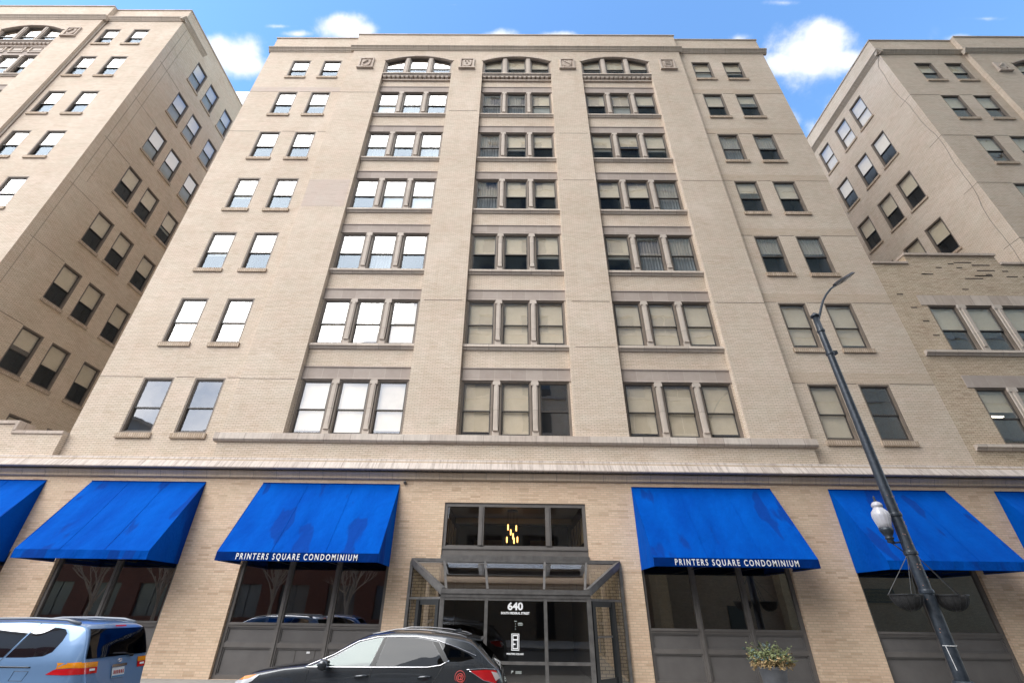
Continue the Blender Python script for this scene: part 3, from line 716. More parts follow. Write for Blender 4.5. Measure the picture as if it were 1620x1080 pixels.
for s, (w_, f2) in enumerate(((wl, fl), (wr, fr_))):
    P = lambda t, z: (w_[0]+(f2[0]-w_[0])*t, w_[1]+(f2[1]-w_[1])*t, z)
    b = MB(); b.face([P(.04, 2.23), P(.96, 2.23), P(.96, ft-.12), P(.04, wt-.12)]); b.build('pane', GL_VEST, ves)
    b = MB(); b.face([P(.03, .24), P(.28, .24), P(.28, 2.17), P(.03, 2.17)]); b.build('pane', GL_VEST, ves)
    b = MB(); b.bar(P(.29, .18), P(.29, 2.17), .06, .07, up=(1, 0, 0)); b.build('door_jamb', BLACKM, ves)
    nx_ = Vector((f2[1]-w_[1], -(f2[0]-w_[0]), 0)).normalized()
    d = MB(); w2 = .075
    for t0, t1, z0, z1 in ((.35, .35, .2, 2.14), (.91, .91, .2, 2.14)): d.bar(P(t0, z0), P(t1, z1), .13, .13, up=(nx_.x, nx_.y, 0))
    d.bar(P(.33, 2.1), P(.93, 2.1), .06, .14); d.bar(P(.33, .28), P(.93, .28), .05, .2)
    do = d.build('door', BLACKM, ves)
    b = MB(); b.face([P(.36, .36), P(.9, .36), P(.9, 2.06), P(.36, 2.06)]); b.build('door_glass', GL_VEST, do, origin=ves['_o'])
    b = MB(); nx = Vector((f2[1]-w_[1], -(f2[0]-w_[0]), 0)).normalized(); 
    if nx.y > 0: nx = -nx
    q = [Vector(P(.84, z))+nx*dd for z, dd in ((1.30, .02), (1.28, .08), (.98, .08), (.96, .02))]
    b.tube(q, .012, 8); b.build('handle', METAL_L, do, origin=ves['_o'])
    if s == 1:
        b = MB(); b.bar(Vector(P(.42, 1.32))+nx*.02, Vector(P(.84, 1.32))+nx*.02, .012, .04); b.build('push_bar', METAL_L, do, origin=ves['_o'])
def text(body, size, loc, m, parent, name='lettering', sx=1., bold=0., space=1., shear=0., rot=(math.pi/2, 0, 0), width=None, align='CENTER', depth=.0015):
    cu = bpy.data.curves.new(name, 'FONT'); cu.body = body; cu.size = size; cu.align_x = align; cu.space_character = space; cu.offset = bold; cu.extrude = depth; cu.shear = shear; cu.resolution_u = 3
    o = bpy.data.objects.new(name, cu); COL.objects.link(o); dg = bpy.context.evaluated_depsgraph_get(); dg.update()
    me = bpy.data.meshes.new_from_object(o.evaluated_get(dg)); bpy.data.objects.remove(o)
    w = max(v.co.x for v in me.vertices)-min(v.co.x for v in me.vertices)
    if width: sx = width/w
    for v in me.vertices: v.co.x *= sx
    me.materials.clear(); me.materials.append(m); me.name = name
    t = bpy.data.objects.new(name, me); COL.objects.link(t); t.parent = parent; t.location = Vector(loc)-Vector(parent['_o']); t.rotation_euler = rot
    return t
text('640', .25, (.19, 14.612, 1.935), LETTER, ves, bold=.009, width=.43)
text('SOUTH FEDERAL STREET', .075, (.19, 14.612, 1.83), LETTER, ves, bold=.003, width=.79)
text('PRINTERS SQUARE', .055, (.19, 14.612, .905), LETTER, ves, bold=.0015, width=.45)
b = MB()   # square monogram in white lines
x0, x1, z0, z1 = .09, .30, 1.0, 1.38; y0, y1 = 14.606, 14.612
b.ring(x0, x1, z0, z1, .016, y0, y1); 
b.ring(x0+.03, x1-.03, z0+.03, z1-.03, .024, y0, y1)
b.box(x0+.054, x1-.054, y0, y1, 1.225, 1.255); b.box(x0+.054, x1-.1, y0, y1, 1.125, 1.155)
b.build('monogram', LETTER, ves)
b = MB(); b.box(.09, .14, y0, y1, .56, .562); b.box(.09, .10, y0, y1, .50, .56); b.box(.115, .14, y0, y1, .53, .56)
for i in range(3): b.box(.2, .36, y0, y1, .50+i*.022, .508+i*.022)
for (dx, dz, w_) in ((.2, 1.66, .07), (.2, 1.6, .02), (.2, 1.54, .02), (.2, 1.48, .02), (.33, 1.62, .1), (.33, 1.60, .14), (.33, 1.57, .12)): b.box(dx-w_/2, dx+w_/2, y0, y1, dz, dz+.012)
b.build('decal', mat('grey_decal', (.45, .5, .48), .6), ves)

# ================================================================== awnings
def awning(x0, x1, navy, label, words=None):
    o = thing('awning', label, 'awning', ((x0+x1)/2, PV, 3.04), 'blue canvas awnings over the storefront windows')
    YF, ZB, ZV, ZT = 14.28, 3.045, 3.275, 5.555
    b = MB(); n, mm = 24, 14
    def P(i, j):
        u, v = i/n, j/mm; x = x0+(x1-x0)*u
        sag = -.035*math.sin(math.pi*v)*(1-.55*abs(math.cos(math.pi*u*(3 if x1-x0 > 4.3 else 2))))
        nl = Vector((0, -2.28, 1.43)).normalized()
        return Vector((x, YF+(PV-.01-YF)*v, ZV+(ZT-ZV)*v))+nl*sag
    for i in range(n):
        for j in range(mm): b.face([P(i, j), P(i+1, j), P(i+1, j+1), P(i, j+1)])
    b.build('top_panel', FAB, o, smooth=True, recalc=True)
    for x in (x0, x1):
        b = MB(); b.box(x-.004, x+.004, YF+.004, YF+.008, ZB, ZB+.01)
        b.face([(x, YF, ZB), (x, PV-.01, ZB), (x, PV-.01, ZT), (x, YF, ZV)]); b.build('side_panel', FAB, o)
    b = MB(); m_ = 40
    for i in range(m_):
        xa, xb = x0+(x1-x0)*i/m_, x0+(x1-x0)*(i+1)/m_; d = lambda q: .014*math.sin(q*7+math.sin(q*3))
        b.face([(xa, YF-.002+d(xa), ZB), (xb, YF-.002+d(xb), ZB), (xb, YF-.002, ZV), (xa, YF-.002, ZV)])
    b.build('valance', FAB_N if navy else FAB, o)
    b = MB()
    for x in [x0+.03, x1-.03]+[x0+(x1-x0)*k/3 for k in (1, 2)]:
        b.bar((x, YF+.04, ZV-.04), (x, PV-.03, ZT-.08), .025); b.bar((x, YF+.04, ZB+.03), (x, PV-.03, ZB+.03), .025)
    b.bar((x0+.02, YF+.03, ZB+.03), (x1-.02, YF+.03, ZB+.03), .025); b.bar((x0+.02, YF+.03, ZV-.03), (x1-.02, YF+.03, ZV-.03), .025)
    b.build('frame', BLACKM, o)
    b = MB(); b.bar((x0, PV-.015, ZT+.005), (x1, PV-.015, ZT+.005), .02, .03)
    b.build('head_rail', FAB_N, o)
    # welt seams of the panels
    for k in (1, 2):
        b = MB(); i = n*k/3; pts = [P(i, j)+Vector((0, -.004, .003)) for j in range(mm+1)]
        for p, q in zip(pts, pts[1:]): b.bar(p, q, .014, .008)
        b.build('seam', FAB, o)
    if words:
        w = (x1-x0)*.745; text(words, .225, ((x0+x1)/2+.0, YF-.016, ZB+.038), LETTER, o, bold=.003, space=1.42, width=w)
    return o
awning(-19.80, -15.89, False, 'plain bright blue awning cut off by the left edge of the picture')
awning(-14.32, -10.39, False, 'plain bright blue awning above the parked blue minivan, wrinkled valance')
awning(-8.42, -3.74, True, 'blue awning with white lettering, directly left of the glass entrance', 'PRINTERS SQUARE CONDOMINIUM')
awning(4.13, 8.83, True, 'blue awning with white lettering on navy valance, directly right of the glass entrance', 'PRINTERS SQUARE CONDOMINIUM')
awning(10.78, 14.72, False, 'plain blue awning behind the black street lamp post')
awning(16.36, 20.30, False, 'plain blue awning cut off by the right edge of the picture')

wc = thing('wall_camera', 'small grey box camera on the brick wall beside the lettered awning', 'camera', (-3.57, PV, 5.6))
b = MB(); b.box(-3.61, -3.53, PV-.10, PV-.0, 5.58, 5.66); b.build('housing', METAL, wc, bevel=.01)
b = MB(); b.lathe([(.03, -.02), (.035, 0), (.03, .02)], (-3.57, PV-.11, 5.61), 10); b.build('lens', BLACKM, wc)

# ================================================================== left building
XA = -23.6
OL = (-26., 16., 0.)
lb = thing('apartment_building', 'taller cream brick building at the left with a darker brick side wall', 'building', OL)
ZL = 39.3
B8 = B[:6]+[30.86, 34.72]
holes = []
fx = [-28.12, -26.08]
for x in fx:
    for k, z in enumerate(B8): holes.append((x-.58, x+.58, z, z+(HW if k < 7 else 1.93)))
PLX = -29.05
b = MB(); wall_front(b, 16., PLX-.1, XA, 6.3, ZL, holes)
b.face([(-52, 16.4, 38.6), (XA, 16.4, 38.6), (XA, 44, 38.6), (-52, 44, 38.6)])
b.build('front_wall', BR_UP, lb)
sy = [18.92, 20.56, 22.6]; sh = []
for y in sy+[25.2, 28.]:
    for z in B8: sh.append((y-.58, y+.58, z, z+2.27))
b = MB(); wall_side(b, XA, 16., 44., 6.3, ZL, sh, 1); b.build('side_wall', BR_SIDE, lb)
for (a, c, l, h) in sh:
    k = min(range(8), key=lambda i: abs(B8[i]-l))
    o = window(lb, (a+c)/2, l, 1.16, 2.27, 'right', XA, rnd.choice((.5, .5, .6, .4)) if k < 5 else .9, screen=True, glassm=GL_SIDE if k < 5 else GL_UP)
b = Boxes()
for (a, c, l, h) in sh: b.box(XA-.1, XA+.06, a-.05, c+.05, l-.17, l-.0)
each(lb, 'sill', BR_SOLD, b)
for i, x in enumerate(fx):
    for k, z in enumerate(B8):
        if k < 3: continue
        window(lb, x, z, 1.16, HW if k < 7 else 1.93, 'front', 16., .5, screen=(k > 3))
        b = MB(); soldier_sill(b, x-.58, x+.58, z); b.build('sill', BR_SOLD, lb)
bl = bay(lb, -33.28, B8[3:7], 37.1, arch_base=34.72, rise=.60, spring=36.0, seed=4)
pavilion_wall(lb, -42., PLX, B8[3]-.25, ZL, [bl])
b = MB()      # carved panels between the two top rows
for x in (-34.6, -33.28, -31.95): b.ring(x-.5, x+.5, 33.45, 34.1, .07, 15.93, 16.0); b.box(x-.3, x+.3, 15.95, 16.0, 33.6, 33.95)
b.build('carved_panel', ST_MUL, lb)
crest(lb, -30.35, 35.1)
b = MB(); b.prof_x(CORN_TOP(16., 37.75), PLX, XA+.15); b.prof_x(CORN_TOP(PV, 37.45), -42, PLX+.2); 
cp = [(2*XA-x, z) for x, z in [(XA-.1, 38.07), (XA-.24-.0, 38.07)]]
b.prof_y([(XA-.1, 38.07), (XA+.24, 38.07), (XA+.26, 38.01), (XA+.20, 37.95), (XA+.13, 37.87), (XA+.10, 37.81), (XA+.05, 37.78), (XA+.04, 37.71), (XA-.1, 37.71)], 15.76, 18.4)
b.build('top_cornice', ST_TOP, lb, recalc=True)
b = MB(); b.box(PLX, XA+.05, 15.95, 16.45, ZL, ZL+.09); b.box(-42, PLX, PV-.05, 16.45, ZL, ZL+.095); b.box(XA-.4, XA+.05, 16.45, 44, ZL, ZL+.09)
b.build('parapet_coping', ST_COPE, lb)
b = Boxes()
for z in B8[1:7]: b.box(XA-.01, XA+.005, 16.3, 18.3, z+HW-.0, z+HW+.025)
b.box(XA-.01, XA+.004, 16.45, 16.47, 8, 37.6); b.box(XA-.01, XA+.004, 16.95, 16.965, 22, 37.6)
each(lb, 'relief_joint', JOINT, b)
b = MB(); b.tube([(PLX+.04, 15.93, 8), (PLX+.04, 15.93, 37.5)], .04, 6); b.build('downpipe', ST_SILL, lb)

# low link wall on the left with stone coping
ll = thing('parapet_wall', 'low cream brick parapet wall with stone coping between the two left buildings', 'wall', (-20., 16., 6.3))
b = MB(); b.box(-18.05, XL, PV+.02, 16.3, 6.32, 7.22); b.box(-30, -18.05, PV+.02, 16.3, 6.32, 7.58); b.build('brickwork', BR_UP, ll)
b = MB(); b.box(-18.12, XL, PV-.02, 16.36, 7.22, 7.33); b.box(-30, -18.0, PV-.03, 16.37, 7.58, 7.70); b.box(-18.12, -18.0, PV-.03, 16.37, 7.34, 7.58)
b.build('coping', ST_COPE, ll)
b = MB(); b.box(XL, PX0, 15.79, 16.0, 6.32, 6.45); 

# ================================================================== right link
XC = 24.15
OK_ = (20., 16., 6.3)
rl = thing('link_building', 'weathered brick link wing of four storeys between the central and right buildings', 'building', OK_)
lx = [18.57, 20.10, 21.64, 23.2]
holes = [(17.95, 23.85, z, z+HW) for z in (7.28, 11.18)]
b = MB(); wall_front(b, 16., XR, XC, 6.3, 15.75, holes); wall_front(b, 16., 18.15, 22.3, 15.75, 16.25, [])
b.face([(XR, 16., 15.75), (18.15, 16, 15.75), (18.15, 16.4, 15.75), (XR, 16.4, 15.75)])
b.face([(18.15, 16., 15.75), (18.15, 16, 16.25), (18.15, 16.4, 16.25), (18.15, 16.4, 15.75)]); b.face([(XR, 16.4, 15.0), (XC, 16.4, 15.0), (XC, 44, 15.0), (XR, 44, 15.0)]); b.face([(XR, 16.4, 15.0), (XR, 16.4, 16.25), (XC, 16.4, 16.25), (XC, 16.4, 15.)])
b.build('wall', BR_OLD, rl)
for z in (7.28, 11.18):
    for x in lx: window(rl, x, z, 1.24, HW, 'front', 16., (.5 if z > 9 else .4), glassm=GL_SIDE)
    for x0, x1 in zip(lx, lx[1:]):
        m_ = (x0+x1)/2; b = MB(); b.box(m_-.15, m_+.15, 15.96, 16.22, z, z+HW-.18); b.box(m_-.06, m_+.06, 15.91, 15.96, z+.2, z+HW-.2); b.box(m_-.17, m_+.17, 15.93, 16.22, z+HW-.18, z+HW); b.build('mullion', ST_MUL, rl)
    b = MB(); b.box(17.7, XC-.01, 15.975, 16.05, z+HW, z+HW+.52); b.build('lintel', ST_COPE if z > 9 else ST_LINT, rl)
    b = MB(); b.prof_x([(16.2, z), (15.86, z-.02), (15.85, z-.13), (15.9, z-.15), (15.95, z-.24), (16.2, z-.24)], 16.75, XC-.01); b.build('sill', ST_SILL, rl, recalc=True)
b = MB(); b.box(XR+.02, 18.12, 15.93, 16.45, 15.752, 15.86); b.box(18.12, 22.33, 15.92, 16.46, 16.252, 16.37); b.box(22.33, XC-.01, 15.93, 16.45, 15.752, 15.86); b.build('coping', ST_COPE, rl)
b = MB(); r3 = random.Random(8)
for i in range(15):
    x = r3.uniform(18.0, 23.8); z = 6.3+.0775*round((r3.choice((14.9, 15.1, 15.35, 15.6, 15.9, 15.85))+r3.uniform(-.1, .1)-6.3)/.0775)
    if x > 22.2: z -= .5
    w_ = r3.choice((.26, .26, .5, .8)); b.box(x, x+w_, 15.994, 16.01, z, z+.06)
for x, z in ((17.2, 13.3), (17.4, 12.6), (17.5, 11.9), (16.9, 14.0), (19.9, 14.3), (22.6, 14.2)): b.box(x, x+.27, 15.994, 16.01, z, z+.055)
b.build('missing_bricks', SCAR, rl)
tl = thing('ceiling_light', 'lit fluorescent tube seen through the lower window of the right link wing', 'lamp', (18.6, 16.5, 9.0))
b = MB(); b.box(18.25, 18.95, 16.42, 16.5, 8.52, 8.56); b.build('tube', emit('cool_tube', (1., .93, .78), 3.2), tl)
b = MB(); b.box(18.22, 18.98, 16.40, 16.52, 8.562, 8.6); b.build('fitting', METAL, tl)
tl = thing('ceiling_light', 'small warm light glowing in the right wing window beside the lamp post head', 'lamp', (13.8, 16.5, 12.3))
b = MB(); b.bar((13.72, 16.4, 12.22), (13.9, 16.5, 12.28), .05, .03); b.build('tube', emit('warm_tube', (1., .9, .7), 3.), tl)
b = MB(); b.box(13.7, 13.95, 16.52, 16.55, 12.3, 12.33); b.build('fitting', METAL, tl)

# ================================================================== right building
OR_ = (26., 16., 0.)
rb = thing('apartment_building', 'cream brick building at the far right with cable down its corner', 'building', OR_)
fx = [26.53, 28.48]; PRX = 29.6; holes = []
for x in fx:
    for k, z in enumerate(B): holes.append((x-.58, x+.58, z, z+(HW if k < 6 else 1.95)))
b = MB(); wall_front(b, 16., XC, PRX+.1, 6.3, ZP, holes)
b.face([(XC, 16.4, 34.8), (52, 16.4, 34.8), (52, 44, 34.8), (XC, 44, 34.8)])
b.build('front_wall', BR_UP, rb)
sy = [18.92, 20.58, 22.58]; sh = []
for y in sy+[25.2, 28.]:
    for z in B[1:]: sh.append((y-.58, y+.58, z, z+2.3))
b = MB(); wall_side(b, XC, 16., 44., 6.3, ZP, sh, -1); b.build('side_wall', BR_UP, rb)
for (a, c, l, h) in sh:
    if l < 15: continue
    window(rb, (a+c)/2, l, 1.16, 2.3, 'left', XC, .5 if l < 30 else 1., screen=l < 30, glassm=GL_SIDE if l < 25 else GL_UP)
b = Boxes()
for (a, c, l, h) in sh: b.box(XC-.06, XC+.1, a-.05, c+.05, l-.14, l-.0)
each(rb, 'sill', BR_SOLD, b)
for x in fx:
    for k, z in enumerate(B):
        if k < 2: continue
        window(rb, x, z, 1.16, HW if k < 6 else 1.95, 'front', 16., .5, screen=False, glassm=GL_SIDE)
        b = MB(); soldier_sill(b, x-.58, x+.58, z); b.build('sill', BR_SOLD, rb)
br = bay(rb, 33.93, B[4:6], 33.2, seed=6)
pavilion_wall(rb, PRX, 44., B[2], ZP, [br])
crest(rb, 30.85, 31.35, s=.75, kind=0)
b = MB(); b.prof_x(CORN_TOP(16., 33.75), XC-.2, PRX); b.prof_x(CORN_TOP(PV, 33.48), PRX-.2, 44)
b.prof_y([(XC+.1, 34.07), (XC-.24, 34.07), (XC-.26, 34.01), (XC-.20, 33.95), (XC-.13, 33.87), (XC-.10, 33.81), (XC-.05, 33.78), (XC-.04, 33.71), (XC+.1, 33.71)], 15.76, 44)
b.build('top_cornice', ST_TOP, rb, recalc=True)
b = MB(); b.box(XC-.05, PRX, 15.95, 16.45, ZP, ZP+.09); b.box(PRX, 44, PV-.05, 16.45, ZP, ZP+.095); b.box(XC-.05, XC+.4, 16.45, 44, ZP, ZP+.09)
b.build('parapet_coping', ST_COPE, rb)
b = Boxes()
for z in B[1:6]:
    b.box(XC-.005, XC+.01, 16.0, 16.8, z+HW-.0, z+HW+.03); b.box(XC, 26.53-.6, 15.994, 16.01, z+HW+.01, z+HW+.04); b.box(26.53+.6, 28.48-.6, 15.994, 16.01, z+HW+.01, z+HW+.04)
each(rb, 'relief_joint', JOINT, b)
b = MB(); pts = [(XC-.02, 16.15, 33.6)]; r4 = random.Random(3); z = 33.6; y = 16.15
while z > 16:
    z -= .5; y = 16.35+.16*math.sin(z*.45)+.05*math.sin(z*1.7)+r4.uniform(-.02, .02); pts.append((XC-.02, y, z))
b.tube(pts, .011, 5); b.build('cable', mat('cable_grey', (.30, .26, .23), .8), rb)
vt = thing('roof_vent', 'small grey sheet metal hood on the roof behind the link wing parapet', 'vent', (17.9, 18, 15.))
b = MB(); b.prof_x([(17.6, 15.0), (18.6, 15.0), (18.6, 17.0), (17.9, 16.9), (17.6, 16.2)], 17.6, 18.9); b.build('hood', METAL_L, vt, recalc=True)
b = MB(); b.box(17.7, 18.8, 17.55, 17.6, 15.2, 16.0); b.build('louvre', BLACKM, vt)

# far white tower seen in the gap
ft_ = thing('office_tower', 'distant pale office tower peeping between the left and central roofs', 'tower', (-64., 66., 0.))
b = MB(); b.box(-74, -55, 60, 80, 0, 104.); b.build('tower_block', mat('white_panel', (.72, .74, .76), .6), ft_)
b = MB()
for i in range(14): b.box(-74.05, -54.95, 59.95, 60, 70+i*2.4, 70.18+i*2.4)
for x in range(-73, -55, 2): b.box(x, x+.15, 59.93, 60, 60, 103.5)
b.build('facade_joints', mat('grey_joint', (.4, .42, .45), .6), ft_)

# ================================================================== street lamp
LY = 11.75; k_ = LY/11.; PX = 8.885*k_
sl = thing('street_lamp', 'tall black street lamp post with acorn globe and curved arm head', 'street lamp', (PX, LY, .15))
zt = (9.37-1.9)*k_+1.9
POLE = speckle('pole_black', (.022, .03, .042), (.045, .055, .07), 12, .38, metal=.2)
b = MB(); zs = [.15+(zt-.15)*i/12 for i in range(13)]; b.tube([(PX, LY, z) for z in zs], [.138-.053*i/12 for i in range(13)], 20)
b.lathe([(.26, 0), (.26, .12), (.22, .2), (.2, .55), (.17, .62)], (PX, LY, .15), 20); b.lathe([(.10, 0), (.13, .02), (.13, .06), (.06, .12), (.03, .16)], (PX, LY, zt), 14)
b.build('pole', POLE, sl, smooth=True)
b = MB()
for z in (zt-.55, zt-1.35, 4.0, 3.15, 2.35): 
    b = MB(); rr = .138-.053*(z-.15)/(zt-.15)+.012; b.lathe([(rr, 0), (rr+.008, .02), (rr+.008, .07), (rr, .09)], (PX, LY, z), 20); b.build('collar', POLE, sl)
b = MB(); b.box(PX+.08, PX+.2, LY-.06, LY+.06, zt-1.32, zt-1.22); b.build('photocell', POLE, sl)
def q(px, py, Y=LY):
    d = pixdir(px, py); d = d/d.y*Y; return Vector((d.x, Y, d.z+1.9))
b = MB(); pts = [q(1294, 504), q(1297, 497), q(1299, 487), q(1302, 476), q(1307, 466), q(1314, 457), q(1322, 451)]
b.tube(pts, [.04, .038, .036, .034, .032, .03, .03], 10); b.tube([Vector((PX, LY, zt-.18)), q(1296, 499)], .05, 8); b.build('arm', POLE, sl, smooth=True)
b = MB(); a = q(1320, 452); e2 = q(1348, 434.5); d = (e2-a).normalized(); side = Vector((0, 1, 0)); upv = side.cross(d).normalized()
if upv.z < 0: upv = -upv
L_ = (e2-a).length; st = [(0, .06, .06), (.12, .12, .08), (.3, .17, .09), (.5, .21, .09), (.8, .21, .085), (.95, .17, .07), (1, .10, .05)]
ring_ = []
for (t, w_, h_) in st:
    c = a+d*L_*t; ring_.append([c+side*w_-upv*.02, c+side*w_*.75+upv*h_*.6, c+upv*h_, c-side*w_*.75+upv*h_*.6, c-side*w_-upv*.02])
for p, r in zip(ring_, ring_[1:]):
    for i in range(5): b.face([p[i], p[(i+1) % 5], r[(i+1) % 5], r[i]])
b.face(ring_[0]); b.face(ring_[-1][::-1]); b.build('lamp_head', mat('head_grey', (.022, .023, .026), .45, metal=.3), sl, recalc=True)
b = MB()
for (t0, t1, m2) in ((.14, .30, 0), (.52, .9, 0)):
    p0, p1 = a+d*L_*t0-upv*.024, a+d*L_*t1-upv*.024; ws = .07 if t0 < .3 else .11
    b.face([p0-side*ws, p0+side*ws, p1+side*ws, p1-side*ws])
b.build('lens', mat('led_lens', (.55, .57, .6), .3), sl)
# acorn globe on its bracket
G = q(1411, 857); gx, gz = G.x-.02, G.z-.02
GLOBE = mat('frosted_globe', (.62, .62, .67), .22, spec=.6); GLOBE.node_tree.nodes['Principled BSDF'].inputs['Transmission Weight'].default_value = .25; GLOBE.node_tree.nodes['Principled BSDF'].inputs['Emission Color'].default_value = (.9, .9, 1, 1)
b = MB(); b.lathe([(.05, 0), (.075, .02), (.06, .07), (.09, .09), (.09, .12), (.075, .14), (.11, .2), (.14, .27), (.145, .34)], (gx, LY, gz), 20)
b.build('globe_fitter', POLE, sl, smooth=True)
b = MB(); b.lathe([(.13, .34), (.155, .45), (.178, .56), (.182, .63), (.165, .71), (.12, .77), (.105, .79), (.105, .82), (.12, .83), (.115, .88), (.08, .93), (.03, .95)], (gx, LY, gz), 28)
b.build('globe', GLOBE, sl, smooth=True)
for j in range(16):
    an = 2*math.pi*j/16; b = MB(); b.tube([(gx+rr_*math.cos(an), LY+rr_*math.sin(an), gz+zz_) for rr_, zz_ in ((.133, .35), (.157, .45), (.181, .56), (.185, .63), (.167, .71))], .005, 4); b.build('globe_rib', GLOBE, sl)
b = MB(); b.lathe([(.03, .95), (.035, .98), (.015, 1.01), (.028, 1.04), (.005, 1.09)], (gx, LY, gz), 10); b.build('finial', POLE, sl, smooth=True)
b = MB(); b.tube([(PX, LY, gz-.05), (PX-.15, LY, gz+.02), (gx, LY, gz+.0)], .02, 8); b.tube([(PX, LY, gz-.3), (PX-.12, LY, gz-.22), (gx+.02, LY, gz)], .014, 8); b.build('bracket', POLE, sl, smooth=True)
b = MB(); b.tube([(PX-.145, LY-.03, 1.38), (PX-.10, LY-.112, 1.38), (PX, LY-.15, 1.38), (PX+.08, LY-.128, 1.38)], .006, 5); b.tube([(PX-.125, LY-.085, 1.38), (PX-.11, LY-.11, .95)], .006, 5); b.build('tape', LETTER, sl)
b = MB(); r5 = random.Random(2)
for i in range(26):
    z = r5.uniform(1.5, 4.6); an = r5.uniform(-2.6, -.5); rr = .138-.053*(z-.15)/(zt-.15)+.001
    b.box(PX+rr*math.cos(an)-.012, PX+rr*math.cos(an)+.012, LY+rr*math.sin(an)-.004, LY+rr*math.sin(an)+.004, z, z+.02)
b.build('staples', mat('rust_staple', (.35, .2, .16), .7), sl)
WIRE = mat('basket_wire', (.05, .052, .055), .5, metal=.6); LINER = speckle('basket_liner', (.018, .018, .019), (.035, .035, .036), 25, .95)
for s, lab in ((-1, 'empty half round wire basket hanging left of the lamp post'), (1, 'empty half round wire basket hanging right of the lamp post')):
    bx = PX+s*.50; zr = 2.33
    hb = thing('hanging_basket', lab, 'basket', (bx, LY-.02, zr-.32), 'hanging flower baskets on the lamp post')
    b = MB(); n = 8; pr = [(.30*math.cos(t*math.pi/2/n)**.8 if t < n else .03, -.30*math.sin(t*math.pi/2/n)) for t in range(n+1)]
    b.lathe(pr[::-1], (bx, LY, zr), 20); b.build('liner', LINER, hb, smooth=True)
    b = MB(); b.tube([(bx+.325*math.cos(t*math.pi/12), LY+.325*math.sin(t*math.pi/12), zr) for t in range(25)], .012, 6)
    for j in range(14):
        an = 2*math.pi*j/14; b.tube([(bx+.315*math.cos(u*math.pi/2/6)*math.cos(an), LY+.315*math.cos(u*math.pi/2/6)*math.sin(an), zr-.32*math.sin(u*math.pi/2/6)) for u in range(7)], .005, 4)
    b.build('wire_frame', WIRE, hb)
    b = MB(); top = Vector((PX+s*.10, LY, 3.15))
    for an in (.3, 2.4, 4.4): b.tube([top, (bx+.32*math.cos(an), LY+.32*math.sin(an), zr)], .007, 4)
    b.tube([(PX, LY, zr), (bx, LY, zr)], .012, 6); b.build('chain', WIRE, hb)

# ================================================================== planter
pp = thing('planter_pot', 'dark grey tapered planter pot on the pavement before the right storefront', 'planter', (6.42, 13.5, .15))
b = MB(); b.lathe([(.19, 0), (.21, .02), (.31, .62), (.34, .63), (.345, .70), (.31, .70), (.29, .60), (.01, .58)], (6.42, 13.5, .15), 28)
b.build('pot', speckle('pot_grey', (.12, .13, .15), (.17, .18, .20), 4, .6), pp, smooth=True)
b = MB(); b.lathe([(.29, .0), (.01, .02)], (6.42, 13.5, .74), 18); b.build('soil', mat('soil', (.04, .03, .02), .95), pp)
sp = thing('potted_shrub', 'half dried conifer sprigs, green on top and tan drooping below, in the pot', 'plant', (6.42, 13.5, .8))
r6 = random.Random(9)
gm = [speckle('sprig_green', (.12, .15, .06), (.2, .22, .1), 20, .8, bump=0), speckle('sprig_tan', (.46, .34, .17), (.33, .23, .11), 20, .85, bump=0), mat('sprig_blue', (.07, .11, .11), .8), mat('twig', (.12, .08, .05), .9)]
for mi, cnt in ((0, 230), (1, 210), (2, 60), (3, 40)):
    b = MB()
    for i in range(cnt+(40 if mi < 2 else 0)):
        an = r6.uniform(0, 2*math.pi); rad = r6.uniform(.03, .3)
        if mi == 1: z = r6.uniform(.84, .98); out = r6.uniform(.08, .24); rise = r6.uniform(-.13, .12); rad = r6.uniform(.12, .34)
        else: z = r6.uniform(.84, 1.02); out = r6.uniform(.05, .34); rise = r6.uniform(.02, .22)+(.16 if r6.random() < .15 else 0)
        p = Vector((6.42+rad*math.cos(an), 13.5+rad*math.sin(an), z)); d = Vector((math.cos(an)*out, math.sin(an)*out, rise)); an2 = r6.uniform(-.6, .6)
        d.rotate(Matrix.Rotation(an2, 3, 'Z')); tip = p+d; b.tube([p, (p+tip)/2+Vector((0, 0, .02)), tip], [.006, .005, .002], 4, cap=False)
        for k in range(8 if mi != 3 else 3):
            t = r6.uniform(.2, 1); c = p+d*t; s = Vector((r6.uniform(-1, 1), r6.uniform(-1, 1), r6.uniform(-.5, .9))).normalized()*r6.uniform(.035, .075)
            wv = d.cross(s).normalized()*.011; b.face([c-wv, c+wv, c+s*.6+wv*1.3, c+s, c+s*.6-wv*1.3])
    b.build(('green_sprigs', 'dried_sprigs', 'blue_sprigs', 'twigs')[mi], gm[mi], sp)

